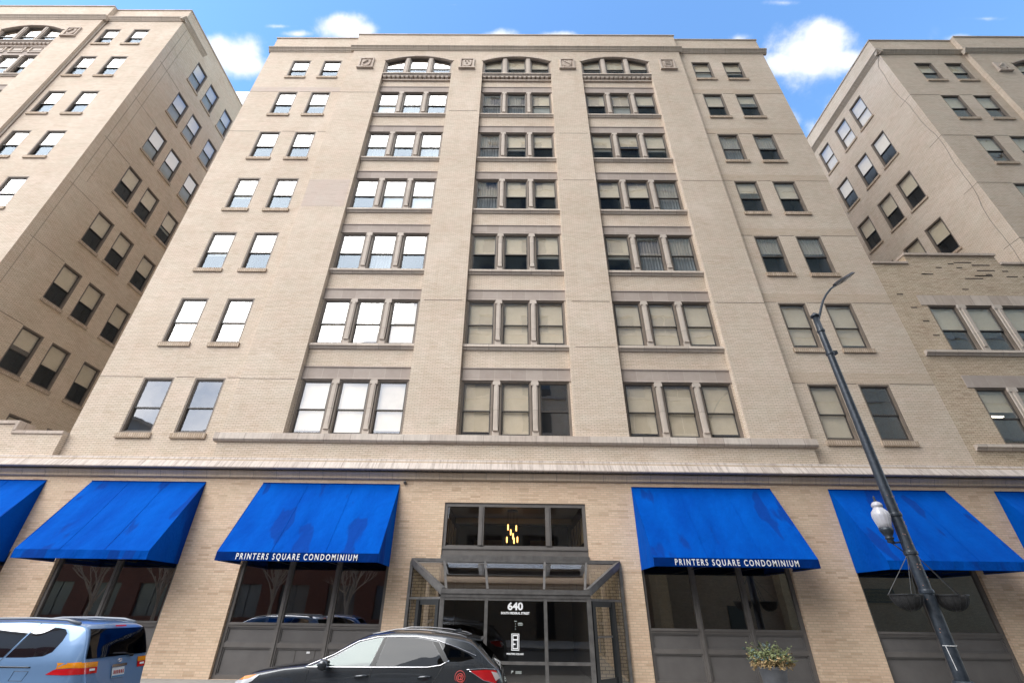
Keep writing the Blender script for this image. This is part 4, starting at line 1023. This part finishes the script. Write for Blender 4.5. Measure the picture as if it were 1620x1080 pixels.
# ================================================================== cars
TYRE = mat('tyre_rubber', (.02, .02, .021), .8); RIM = mat('alloy', (.5, .5, .52), .3, metal=.9); CHROME = mat('chrome', (.75, .75, .78), .12, metal=1.)
CARGL = glass('car_glass', .05, .12, tint=(.62, .70, .66), wav=.0002); CARGL2 = glass('privacy_glass', .03, .05, tint=(.05, .05, .055), wav=.0002); PALEGL = glass('pale_glass', .20, tint=(.1, .11, .12), wav=.0002)
SEATM = mat('seat_fabric', (.42, .40, .35), .9)
def interp(tab, x):
    if x <= tab[0][0]: return tab[0][1]
    for (a, va), (c, vc) in zip(tab, tab[1:]):
        if x <= c:
            t = (x-a)/(c-a); return va+(vc-va)*t
    return tab[-1][1]
def smooth(tab, x, r=.05):
    return (interp(tab, x-r)+2*interp(tab, x)+interp(tab, x+r))/4
class Car:
    """nose at local x=0, heading -x; y=0 centre line; near side is -y"""
    def __init__(s, P): s.P = P; s.L = P['L']
    def zt(s, x): return smooth(s.P['top'], x, s.P.get('r', .06))
    def W(s, x):
        return s.P['hw']*smooth(s.P['plan'], x, .05)
    def zb(s, x): return min(smooth(s.P['belt'], x, .04), s.zt(x)-.04)
    def yside(s, x, z):
        zb = s.zb(x); W = s.W(x)
        if z >= zb: return W-.035-s.P.get('T', .34)*(z-zb)-.12*(z-zb)**2
        t = (zb-z); 
        return W-.035*math.exp(-t/.06)-.0-.05*max(0, (.45-z))/.3*1.0-.018*math.sin(min(1, max(0, t/.35))*math.pi)
    def ring(s, x):
        zt, zb = s.zt(x), s.zb(x); zl = interp(s.P['low'], x)
        pts = []
        for k in range(10):
            z = zl+(zb-zl)*k/9; pts.append((s.yside(x, z), z))
        dz = zt-zb; er = min(.09, dz*.8); ze = zt-er; n = 5
        for k in range(1, n+1):
            z = zb+(ze-zb)*k/n; pts.append((s.yside(x, z), z))
        y0 = pts[-1][0]
        for k in range(1, 9):
            a = math.pi/2*k/8
            y = y0*(1-(1-math.cos(a))*1.0); pts.append((y0*math.cos(a)**.55 if k < 8 else 0, ze+er*math.sin(a)**.9))
        return pts
    def topz(s, x, y):
        zt, zb = s.zt(x), s.zb(x); dz = zt-zb; er = min(.09, dz*.8); y0 = s.yside(x, zt-er)
        c = min(1, abs(y)/max(y0, .01)); a = math.acos(min(1, c**(1/.55))); return zt-er+er*math.sin(a)**.9
    def body(s, mat_, parent, name='body'):
        b = MB(); xs = [s.L*(.5-.5*math.cos(math.pi*i/90)) for i in range(91)]
        rs = []
        for x in xs:
            r = s.ring(x); rs.append([(x, -y, z) for y, z in r]+[(x, y, z) for y, z in r[-2::-1]])
        for p, q_ in zip(rs, rs[1:]):
            for i in range(len(p)-1): b.face([p[i], q_[i], q_[i+1], p[i+1]])
            b.face([p[-1], q_[-1], q_[0], p[0]])
        b.face(rs[0]); b.face(rs[-1][::-1])
        return b.build(name, mat_, parent, smooth=True, recalc=True)
    def patch(s, outline, side, off, name, m, parent, rings=5, sm=True):
        """outline in (x,z) on a flank: side -1 near, +1 far; 'top': outline in (x,y); 'rear': outline in (y,z)"""
        n = len(outline); cx_ = sum(p[0] for p in outline)/n; cy_ = sum(p[1] for p in outline)/n
        dense = []
        for p, q_ in zip(outline, outline[1:]+outline[:1]):
            for k in range(6): dense.append((p[0]+(q_[0]-p[0])*k/6, p[1]+(q_[1]-p[1])*k/6))
        def pos(u, v):
            if side in (-1, 1): return (u, side*(s.yside(u, v)+off), v)
            if side == 'top': return (u-off*.3, v, s.topz(u, v)+off)
            if side == 'rear': return (s.xrear(v, u)+off, u, v)
        b = MB(); n = len(dense)
        for k in range(rings):
            f0, f1 = 1-k/rings, 1-(k+1)/rings
            for i in range(n):
                j = (i+1) % n; g = lambda p, f: (cx_+(p[0]-cx_)*f, cy_+(p[1]-cy_)*f)
                if f1 > 1e-6: b.face([pos(*g(dense[i], f0)), pos(*g(dense[j], f0)), pos(*g(dense[j], f1)), pos(*g(dense[i], f1))])
                else: b.face([pos(*g(dense[i], f0)), pos(*g(dense[j], f0)), pos(cx_, cy_)])
        return b.build(name, m, parent, smooth=sm, recalc=True)
    def xrear(s, z, y=0):
        # furthest x at which the body still reaches height z at lateral y
        lo, hi = s.L*.6, s.L
        for _ in range(26):
            mid = (lo+hi)/2
            ok = s.topz(mid, y) >= z if abs(y) < s.yside(mid, z) else False
            if ok: lo = mid
            else: hi = mid
        return lo
    def line(s, pts, r, name, m, parent, side=-1, off=.006):
        b = MB(); P_ = []
        for p, q_ in zip(pts, pts[1:]):
            k = max(2, int(math.dist(p, q_)/.06))
            P_ += [(p[0]+(q_[0]-p[0])*i/k, p[1]+(q_[1]-p[1])*i/k) for i in range(k)]
        P_.append(pts[-1]); b.tube([(x, side*(s.yside(x, z)+off), z) for x, z in P_], r, 6); return b.build(name, m, parent, smooth=True)
def wheels(parent, hw, xs, rr):
    for x in xs:
        for s in (-1, 1):
            y = s*(hw-.12); b = MB()
            prof = [(rr*.62, -.11), (rr*.93, -.115), (rr, -.08), (rr, .08), (rr*.93, .115), (rr*.62, .11)]
            n = 28; i0 = len(b.v)
            for (r, t) in prof:
                for j in range(n): a = 2*math.pi*j/n; b.v.append((x+r*math.cos(a), y+t, rr+r*math.sin(a)))
            for k in range(len(prof)-1):
                for j in range(n): b.f.append((i0+k*n+j, i0+k*n+(j+1) % n, i0+(k+1)*n+(j+1) % n, i0+(k+1)*n+j)); b.m.append(0)
            w = b.build('wheel', TYRE, parent, recalc=True, origin=(0, 0, 0))
            b = MB()
            b.tube([(x, y+s*.02, rr), (x, y+s*.1, rr)], .07, 12)
            for j in range(10):
                a = 2*math.pi*j/10; b.bar((x+.05*math.cos(a), y+s*.09, rr+.05*math.sin(a)), (x+rr*.63*math.cos(a), y+s*.095, rr+rr*.63*math.sin(a)), .045, .03, up=(0, 1, 0))
            b.tube([(x+rr*.62*math.cos(2*math.pi*j/24), y+s*.1, rr+rr*.62*math.sin(2*math.pi*j/24)) for j in range(25)], .016, 6)
            b.build('rim', RIM, w, origin=(0, 0, 0))
def arches(car, parent, xs, r, m):
    for x in xs:
        for s in (-1, 1):
            b = MB(); n = 16
            P_ = [(x+r*math.cos(math.pi*i/n), .34+r*math.sin(math.pi*i/n)) for i in range(n+1)]
            for p, q_ in zip(P_, P_[1:]):
                b.face([(p[0], s*(car.yside(p[0], p[1])+.004), p[1]), (q_[0], s*(car.yside(q_[0], q_[1])+.004), q_[1]), (x, s*(car.yside(x, .34)+.004), .34)])
            b.build('wheel_arch', TYRE, parent, recalc=True, origin=(0, 0, 0))
def paint(name, col, rough=.28, metal=.3, flake=0.):
    m = mat(name, col, rough, metal=metal, coat=1.); return m
SUVP = dict(L=4.82, hw=.945, T=.36, r=.07,
    top=[(0, .62), (.05, .74), (.22, .90), (.45, .975), (.9, 1.04), (1.42, 1.09), (1.75, 1.25), (2.10, 1.44), (2.35, 1.53), (2.75, 1.585), (3.2, 1.59), (3.7, 1.555), (4.12, 1.49), (4.22, 1.44), (4.50, 1.20), (4.62, 1.10), (4.72, .98), (4.82, .6)],
    plan=[(0, .55), (.08, .68), (.3, .86), (.6, .95), (1.2, .985), (2.2, 1.0), (3.4, 1.0), (4.0, .985), (4.4, .94), (4.62, .86), (4.78, .72), (4.82, .62)],
    belt=[(0, .70), (.4, .88), (1.0, 1.0), (1.5, 1.045), (2.5, 1.07), (3.4, 1.09), (3.75, 1.13), (4.2, 1.14), (4.6, 1.05), (4.8, .9)],
    low=[(0, .35), (.4, .25), (4.4, .25), (4.82, .4)])
def suv(loc, label, paintm, group=None, detail=True):
    o = thing('parked_car', label, 'car', loc, group); o['_o'] = (0., 0., 0.)
    c = Car(SUVP); c.body(paintm, o)
    fg = [(1.62, 1.06), (2.20, 1.40), (2.52, 1.465), (2.60, 1.475), (2.46, 1.075)]
    fg2 = [(1.44, 1.055), (1.60, 1.06), (1.78, 1.165)]
    rg = [(2.56, 1.078), (2.68, 1.48), (3.20, 1.475), (3.46, 1.44), (3.72, 1.13), (3.62, 1.10), (3.45, 1.085)]
    qg = [(3.60, 1.42), (3.82, 1.37), (4.12, 1.26), (4.22, 1.20), (4.0, 1.155), (3.80, 1.15)]
    for s in (-1, 1):
        c.patch(fg, s, .004, 'window', CARGL, o); c.patch(fg2, s, .004, 'quarter_glass', CARGL, o)
        c.patch(rg, s, .004, 'window', CARGL2, o); c.patch(qg, s, .004, 'quarter_glass', CARGL2, o)
        c.patch([(2.47, 1.075), (2.61, 1.47), (2.67, 1.475), (2.555, 1.078)], s, .005, 'pillar_trim', BLACKM, o)
        c.patch([(3.47, 1.435), (3.585, 1.42), (3.79, 1.15), (3.725, 1.13)], s, .005, 'pillar_trim', BLACKM, o)
        c.line([(1.36, 1.05), (2.5, 1.06), (3.45, 1.072), (3.66, 1.10), (3.80, 1.165)], .009, 'chrome_trim', CHROME, o, s)
        c.line([(1.38, 1.06), (1.80, 1.22), (2.18, 1.415), (2.5, 1.482), (3.2, 1.495), (3.55, 1.45), (3.95, 1.34), (4.25, 1.235)], .008, 'chrome_trim', CHROME, o, s)
        for pts in ([(1.44, 1.05), (1.42, .8), (1.5, .35)], [(2.50, 1.06), (2.50, .6), (2.47, .3)], [(3.70, 1.09), (3.62, .95), (3.42, .7), (3.38, .4)]):
            c.line(pts, .0045, 'door_gap', BLACKM, o, s, -.001)
        for x in (2.24, 3.30):
            y = s*(c.yside(x, .93)+.03); b = MB(); b.tube([(x, y-s*.03, .92), (x+.03, y, .935), (x+.16, y+s*.005, .945), (x+.22, y-s*.03, .945)], [.014, .018, .018, .012], 8); b.build('door_handle', paintm, o, smooth=True)
        # roof rail
        b = MB(); R_ = [(x, s*(c.yside(x, c.zt(x)-.09)-.10), c.topz(x, c.yside(x, c.zt(x)-.09)-.10)+.02+(.02 if 2.5 < x < 4.0 else 0)) for x in (2.38, 2.5, 2.8, 3.2, 3.6, 3.95, 4.06)]
        b.tube(R_, .011, 8); b.build('roof_rail', mat('satin_rail', (.3, .3, .31), .4, metal=.8), o, smooth=True)
        # mirror
        y = s*(c.yside(1.72, 1.08)); b = MB(); b.bar((1.72, y-s*.02, 1.06), (1.74, y+s*.10, 1.08), .05, .04)
        b.lathe([(.02, -.085), (.075, -.06), (.095, 0), (.085, .05), (.03, .075)], (1.72, y+s*.17, 1.10), 14)
        mo = b.build('mirror', paintm, o, smooth=True)
        b = MB(); b.box(1.80, 1.806, min(y+s*.10, y+s*.24), max(y+s*.10, y+s*.24), 1.05, 1.15); b.build('mirror_glass', CHROME, mo, origin=(0, 0, 0))
        # lamps
        c.patch([(.16, .74), (.10, .80), (.34, .90), (.62, .94), (.50, .84), (.30, .76)], s, .006, 'headlight', mat('headlight_lens', (.55, .57, .6), .08, coat=1.), o)
        c.patch([(.20, .835), (.34, .905), (.56, .935), (.42, .875)], s, .010, 'turn_signal', mat('amber_lens', (.75, .25, .02), .2, coat=1.), o)
        c.patch([(4.16, 1.03), (4.44, 1.045), (4.60, 1.03), (4.66, .93), (4.60, .86), (4.40, .90)], s, .008, 'tail_light', mat('red_lens', (.5, .008, .012), .12, coat=1.), o)
        c.patch([(4.52, 1.02), (4.62, 1.0), (4.67, .93), (4.60, .89)], s, .014, 'clear_lens', mat('clear_lens', (.55, .5, .5), .12, coat=1.), o)
        c.line([(4.10, 1.045), (4.4, 1.06), (4.62, 1.045)], .006, 'chrome_trim', CHROME, o, s)
        c.line([(4.15, 1.03), (4.40, .895), (4.60, .85)], .005, 'chrome_trim', CHROME, o, s)
    w = .60
    c.patch([(1.50, -.66), (1.50, 0), (1.50, .66), (2.22, .56), (2.26, 0), (2.22, -.56)], 'top', .004, 'windscreen', CARGL, o)
    c.patch([(4.24, -.5), (4.24, .5), (4.52, .58), (4.52, -.58)], 'top', .004, 'rear_window', CARGL2, o)
    b = MB(); b.prof_y([(4.02, 1.50), (4.34, 1.455), (4.33, 1.435), (4.02, 1.46)], -.55, .55); b.build('spoiler', paintm, o, recalc=True)
    b = MB(); b.prof_y([(3.72, 1.55), (3.92, 1.54), (3.90, 1.60), (3.86, 1.605)], -.025, .025); b.build('antenna_fin', paintm, o, recalc=True)
    for x in (2.05, 3.05):
        for s in (-1, 1):
            b = MB(); b.box(x, x+.12, s*.42-.22, s*.42+.22, .55, 1.16); b.box(x+.01, x+.09, s*.42-.12, s*.42+.12, 1.16, 1.34); b.build('seat', SEATM, o)
    arches(c, o, (.98, 3.77), .42, TYRE); wheels(o, .945, (.98, 3.77), .37)
    if detail:
        b = MB(); RD = mat('red_decal', (.62, .09, .08), .5); xx, zz = 4.0, .945; y = -(c.yside(xx, zz)+.006)
        n = 20
        dd = text('@', .13, (xx, y-.003, zz-.042), RD, o, name='round_decal', bold=.001, align='CENTER')
        b.tube([(xx+.085*math.cos(t*math.pi/12), y+.002, zz+.085*math.sin(t*math.pi/12)) for t in range(25)], .0045, 5); b.build('decal_ring', RD, o)
    return o
BLK = mat('black_car_paint', (.05, .057, .066), .27, metal=.5, coat=1., spec=.6)
suv((-4.80, 10.28, 0), 'black parked estate car with red round sticker, in front of the entrance', BLK)

VANP = dict(L=4.9, hw=.93, T=.22, r=.07,
    top=[(0, .6), (.1, .78), (.6, .95), (1.05, 1.08), (1.5, 1.35), (1.95, 1.57), (2.4, 1.655), (3.4, 1.68), (4.2, 1.655), (4.50, 1.615), (4.60, 1.55), (4.72, 1.2), (4.78, 1.05), (4.84, .9), (4.9, .55)],
    plan=[(0, .6), (.15, .82), (.5, .95), (1.2, 1.0), (3.9, 1.0), (4.3, .985), (4.55, .955), (4.70, .91), (4.80, .84), (4.9, .74)],
    belt=[(0, .7), (.8, .95), (1.5, 1.05), (4.0, 1.09), (4.5, 1.10), (4.75, 1.04), (4.9, .8)],
    low=[(0, .35), (.4, .25), (4.4, .25), (4.9, .4)])
VB = mat('light_blue_paint', (.155, .275, .48), .3, metal=.3, coat=1.)
def minivan(loc, label):
    o = thing('minivan', label, 'minivan', loc); o['_o'] = (0., 0., 0.)
    c = Car(VANP); c.body(VB, o)
    for s in (-1, 1):
        c.patch([(1.75, 1.1), (1.98, 1.36), (2.2, 1.5), (2.55, 1.545), (2.60, 1.12)], s, .004, 'window', CARGL, o)
        c.patch([(2.68, 1.115), (2.68, 1.545), (3.40, 1.56), (3.62, 1.56), (3.42, 1.115)], s, .004, 'window', PALEGL, o)
        c.patch([(3.46, 1.115), (3.66, 1.56), (4.05, 1.55), (4.19, 1.53), (4.26, 1.47), (4.26, 1.36), (4.20, 1.20), (4.08, 1.14), (3.8, 1.12)], s, .004, 'window', PALEGL, o)
        for pts in ([(2.63, 1.6), (2.63, .7), (2.66, .35)], [(3.69, 1.62), (3.42, 1.09), (3.22, .8), (3.05, .4)], [(1.7, 1.05), (1.65, .4)]):
            c.line(pts, .0045, 'door_gap', BLACKM, o, s, -.001)
        c.line([(3.26, .985), (3.98, .985)], .011, 'slide_track', BLACKM, o, s, -.002)
        b = MB(); g = [(3.72, .80), (3.74, .93), (3.98, .93), (3.94, .80)]; 
        for p, q_ in zip(g, g[1:]+g[:1]): b.tube([(p[0], s*(c.yside(*p)+.001), p[1]), (q_[0], s*(c.yside(*q_)+.001), q_[1])], .003, 4)
        b.build('fuel_flap', BLACKM, o)
        AMB = mat('amber_lamp', (.75, .26, .01), .15, coat=1.); REDL = mat('red_lamp', (.55, .01, .01), .15, coat=1.)
        c.patch([(4.40, .966), (4.49, 1.02), (4.60, 1.052), (4.73, 1.06), (4.75, .985)], s, .006, 'turn_signal', AMB, o)
        c.patch([(4.28, .888), (4.39, .958), (4.75, .978), (4.785, .885), (4.6, .88)], s, .006, 'tail_light', REDL, o)
        b = MB(); R_ = [(x, s*.70, c.topz(x, .70)+.02+(.03 if 2.4 < x < 4.2 else 0)) for x in (2.1, 2.3, 2.8, 3.5, 4.1, 4.35)]
        b.tube(R_, [.015, .02, .02, .02, .022, .03], 8); b.build('roof_rail', mat('rail_grey', (.22, .24, .27), .5, metal=.4), o, smooth=True)
        b = MB(); y = c.yside(1.8, 1.1); b.box(1.70, 1.82, min(s*(y-.02), s*(y+.2)), max(s*(y-.02), s*(y+.2)), 1.08, 1.22); b.build('mirror', VB, o, bevel=.03)
        c.patch([(.18, .74), (.16, .86), (.7, .93), (.6, .78)], s, .006, 'headlight', mat('van_headlight', (.6, .6, .6), .1, coat=1.), o)
    def rearpatch(y0, y1, z0, z1, off, name, m, ins=0, par=None):
        b = MB(); n = 10; k = 8
        def P_(i, j):
            v = j/k; z = z0+(z1-z0)*v; ya = y0+ins*v; yb = y1-ins*v; y = ya+(yb-ya)*i/n; zq = z
            return (c.xrear(zq, y)+off, y, z)
        for i in range(n):
            for j in range(k): b.face([P_(i, j), P_(i+1, j), P_(i+1, j+1), P_(i, j+1)])
        return b.build(name, m, par or o, smooth=True, recalc=True, origin=(0, 0, 0))
    rearpatch(-.76, .76, 1.10, 1.535, .02, 'rear_window', CARGL2, .07)
    rearpatch(-.14, .14, 1.56, 1.585, .045, 'brake_light', mat('brake_lens', (.45, .01, .02), .3))
    for s in (-1, 1):
        a_, c_ = sorted((s*.50, s*.885))
        rearpatch(a_, c_, .975, 1.05, .012, 'turn_signal', AMB); rearpatch(a_, c_, .885, .972, .012, 'tail_light', REDL)
        a_, c_ = sorted((s*.56, s*.68)); rearpatch(a_, c_, .925, .955, .02, 'reverse_light', LETTER)
    rearpatch(-.17, .20, .935, .975, .03, 'garnish', CHROME)
    pl = rearpatch(-.155, .155, .775, .925, .02, 'number_plate', mat('plate_white', (.62, .66, .68), .5))
    rearpatch(-.15, .15, .780, .805, .026, 'plate_band', mat('plate_blue', (.05, .2, .4), .5), par=pl)
    for i in range(6):
        y = -.12+.045*i; rearpatch(y, y+.026, .83, .885, .027, 'plate_character', mat('plate_red', (.4, .06, .05), .5), par=pl)
    b = MB(); xr = c.xrear(1.11)+.05; b.tube([(xr, .28, 1.09), (xr, .1, 1.135), (xr-.01, -.22, 1.15)], .010, 6); b.lathe([(.03, -.02), (.03, .02)], (xr, .28, 1.09), 10); b.build('wiper', BLACKM, o)
    b = MB(); xr = c.xrear(1.03)+.02; b.tube([(xr+.006, .05*math.cos(t*math.pi/8), 1.03+.028*math.sin(t*math.pi/8)) for t in range(17)], .005, 5)
    b.tube([(xr+.006, .022*math.cos(t*math.pi/8), 1.03+.028*math.sin(t*math.pi/8)) for t in range(17)], .004, 5); b.build('badge', CHROME, o)
    c.patch([(1.12, -.6), (1.12, .6), (1.85, .55), (1.85, -.55)], 'top', .004, 'windscreen', CARGL, o)
    arches(c, o, (.95, 3.85), .38, TYRE); wheels(o, .93, (.95, 3.85), .33)
    return o
minivan((-12.06, 10.28, 0), 'light blue parked minivan with roof rails, seen from behind at lower left')

# ================================================================== across the street (behind the camera)
OB = thing('office_building', 'tall beige brick building across the street, seen only as reflections', 'building', (16., -14., 0.))
YO = -12.
b = MB(); cols = [-2.2+5.0*i for i in range(5)]; rows = [5.5+4.0*i for i in range(20)]
def wall_back(mb, y, x0, x1, z0, z1, holes):
    n0 = len(mb.f); wall_front(mb, y, x0, x1, z0, z1, holes, -.25)
wall_back(b, YO, -5.5, 90, 0, 86, [(x-1.6, x+1.6, z, z+2.3) for x in cols for z in rows]); 
b.face([(-5.5, YO, 0), (-5.5, YO, 86), (-5.5, -34, 86), (-5.5, -34, 0)]); b.face([(-5.5, YO, 86), (90, YO, 86), (90, -34, 86), (-5.5, -34, 86)]); b.face([(90, YO, 0), (90, YO, 86), (90, -34, 86), (90, -34, 0)])
b.build('wall', BR_OPP, OB)
b = MB(); b.box(-5.4, 90, YO+.02, YO+.15, 0, 5.0); b.build('base_course', brick('alley_brick', (.34, .265, .19), (.27, .205, .145), (.2, .16, .12)), OB)
for (xa, xb, z0, z1, nm) in ((18.2, 19.6, .15, 2.5, 'steel_door'), (2.2, 3.6, .15, 2.5, 'steel_door'), (27.5, 29.0, 2.2, 3.6, 'louvre'), (30.0, 32.5, 2.9, 3.9, 'louvre')):
    b = MB(); b.ring(xa, xb, z0, z1, .07, YO+.15, YO+.22)
    n = 9
    for i in range(n): zz = z0+.07+(z1-z0-.14)*i/n; b.box(xa+.07, xb-.07, YO+.15, YO+.17+(.03 if nm == 'louvre' else 0), zz, zz+(z1-z0-.14)/n*(.5 if nm == 'louvre' else 1))
    b.build(nm, BLACKM, OB)
b = MB(); b.box(12.0, 12.9, YO+.15, YO+2.2, 0, 9); b.box(22.6, 23.6, YO+.15, YO+1.2, 0, 12); b.build('buttress', BR_IN, OB)
me = None
for x in cols:
    for z in rows:
        if me is None:
            b = MB(); b.box(-1.6, 1.6, -.25, -.2, 0, 2.3); b.ring(-1.6, 1.6, 0, 2.3, .09, -.2, -.1, 1); b.box(-.05, .05, -.2, -.12, .09, 2.21, 1)
            t_ = b.build('window', [mat('opposite_glass', (.05, .06, .07), .08, spec=1.), mat('opposite_frame', (.35, .33, .3), .6)], origin=(0, 0, 0)); me = t_.data; bpy.data.objects.remove(t_)
        put('window', me, OB, Vector((x, YO, z))-Vector((16, -14, 0)))
b = MB()
for z in rows: b.box(-5.5, 90, YO, YO+.12, z-.35, z-.1)
b.box(-5.6, 90.1, YO, YO+.5, 85.2, 86.2); b.build('stone_bands', ST_COPE, OB)
RB = thing('brick_warehouse', 'low red brick building across the street, seen only as reflections', 'building', (-30., -14., 0.))
b = MB(); wall_back(b, YO+.5, -60, -7, 0, 11, [(-58+4*i-1.2, -58+4*i+1.2, z, z+2.4) for i in range(1, 13) for z in (1.2, 5.2)]); b.face([(-60, YO+.5, 11), (-7, YO+.5, 11), (-7, -34, 11), (-60, -34, 11)]); b.face([(-7, YO+.5, 0), (-7, YO+.5, 11), (-7, -34, 11), (-7, -34, 0)])
b.build('wall', BR_RED, RB)
b = MB()
for i in range(1, 13):
    for z in (1.2, 5.2): b.box(-58+4*i-1.2, -58+4*i+1.2, YO+.2, YO+.25, z, z+2.4); b.box(-58+4*i-.04, -58+4*i+.04, YO+.25, YO+.32, z, z+2.4); b.box(-58+4*i-1.2, -58+4*i+1.2, YO+.25, YO+.32, z+1.1, z+1.2)
b.build('windows', mat('warehouse_glass', (.10, .11, .12), .15), RB)
GB = thing('gabled_building', 'grey gabled building beyond the low warehouse across the street, seen only as reflections', 'building', (-38., -24., 0.))
b = MB(); b.prof_y([(-49, 0), (-25, 0), (-25, 15.5), (-33, 21.0), (-39, 19.0), (-49, 22.5)], -34, -20); b.build('wall', mat('grey_render', (.34, .33, .33), .9), GB, recalc=True)
b = MB(); b.bar((-24.5, -19.9, 15.3), (-33, -19.9, 21.2), .5, .4); b.bar((-33, -19.9, 21.2), (-39, -19.9, 19.2), .5, .4); b.bar((-39, -19.9, 19.2), (-49.5, -19.9, 22.8), .5, .4); b.build('roof_edge', ST_COPE, GB)
def bare_tree(x, y, h, seed, label):
    o = thing('bare_tree', label, 'tree', (x, y, .15), 'bare trees across the street'); r = random.Random(seed); b = MB(); tw = MB()
    def grow(p, d, L, rad, lvl):
        q_ = p+d*L; mid = (p+q_)/2+Vector((r.uniform(-1, 1), r.uniform(-1, 1), 0))*L*.05
        (b if lvl < 2 else tw).tube([p, mid, q_], [rad, rad*.85, rad*.65], 6 if lvl < 2 else 4, cap=False)
        if lvl < 5:
            for k in range(3 if lvl else 5):
                nd = (d+Vector((r.uniform(-1, 1), r.uniform(-1, 1), r.uniform(-.2, .8)))*.62).normalized(); st = p+(q_-p)*r.uniform(.55, 1)
                grow(st, nd, L*r.uniform(.6, .8), rad*.55, lvl+1)
    grow(Vector((x, y, .15)), Vector((0, 0, 1)), h*.34, .13, 0)
    BK = speckle('bark', (.26, .22, .19), (.34, .30, .26), 12, .9); b.build('trunk', BK, o, smooth=True); tw.build('crown', BK, o)
bare_tree(-27.5, -2.6, 7.5, 1, 'bare winter tree across the street, leftmost of the row'); bare_tree(-23.2, -2.6, 6.5, 2, 'bare winter tree across the street, second from the left of the row')
bare_tree(-15.6, -2.6, 7, 3, 'bare winter tree across the street, third from the left of the row'); bare_tree(-10.6, -2.6, 6.5, 5, 'bare winter tree across the street, rightmost of the row')
BLUEP = mat('bright_blue_paint', (.02, .12, .4), .25, coat=1.); WHP = mat('white_paint', (.62, .63, .65), .3, coat=1.)
suv((-13.2, -.15, 0), 'bright blue parked car across the street, seen as a reflection', BLUEP, 'cars across the street', False)
suv((-6.9, -.3-.0, 0), 'white parked car across the street, seen as a reflection', WHP, 'cars across the street', False)

for o in list(bpy.data.objects):
    if '_o' in o.keys(): del o['_o']
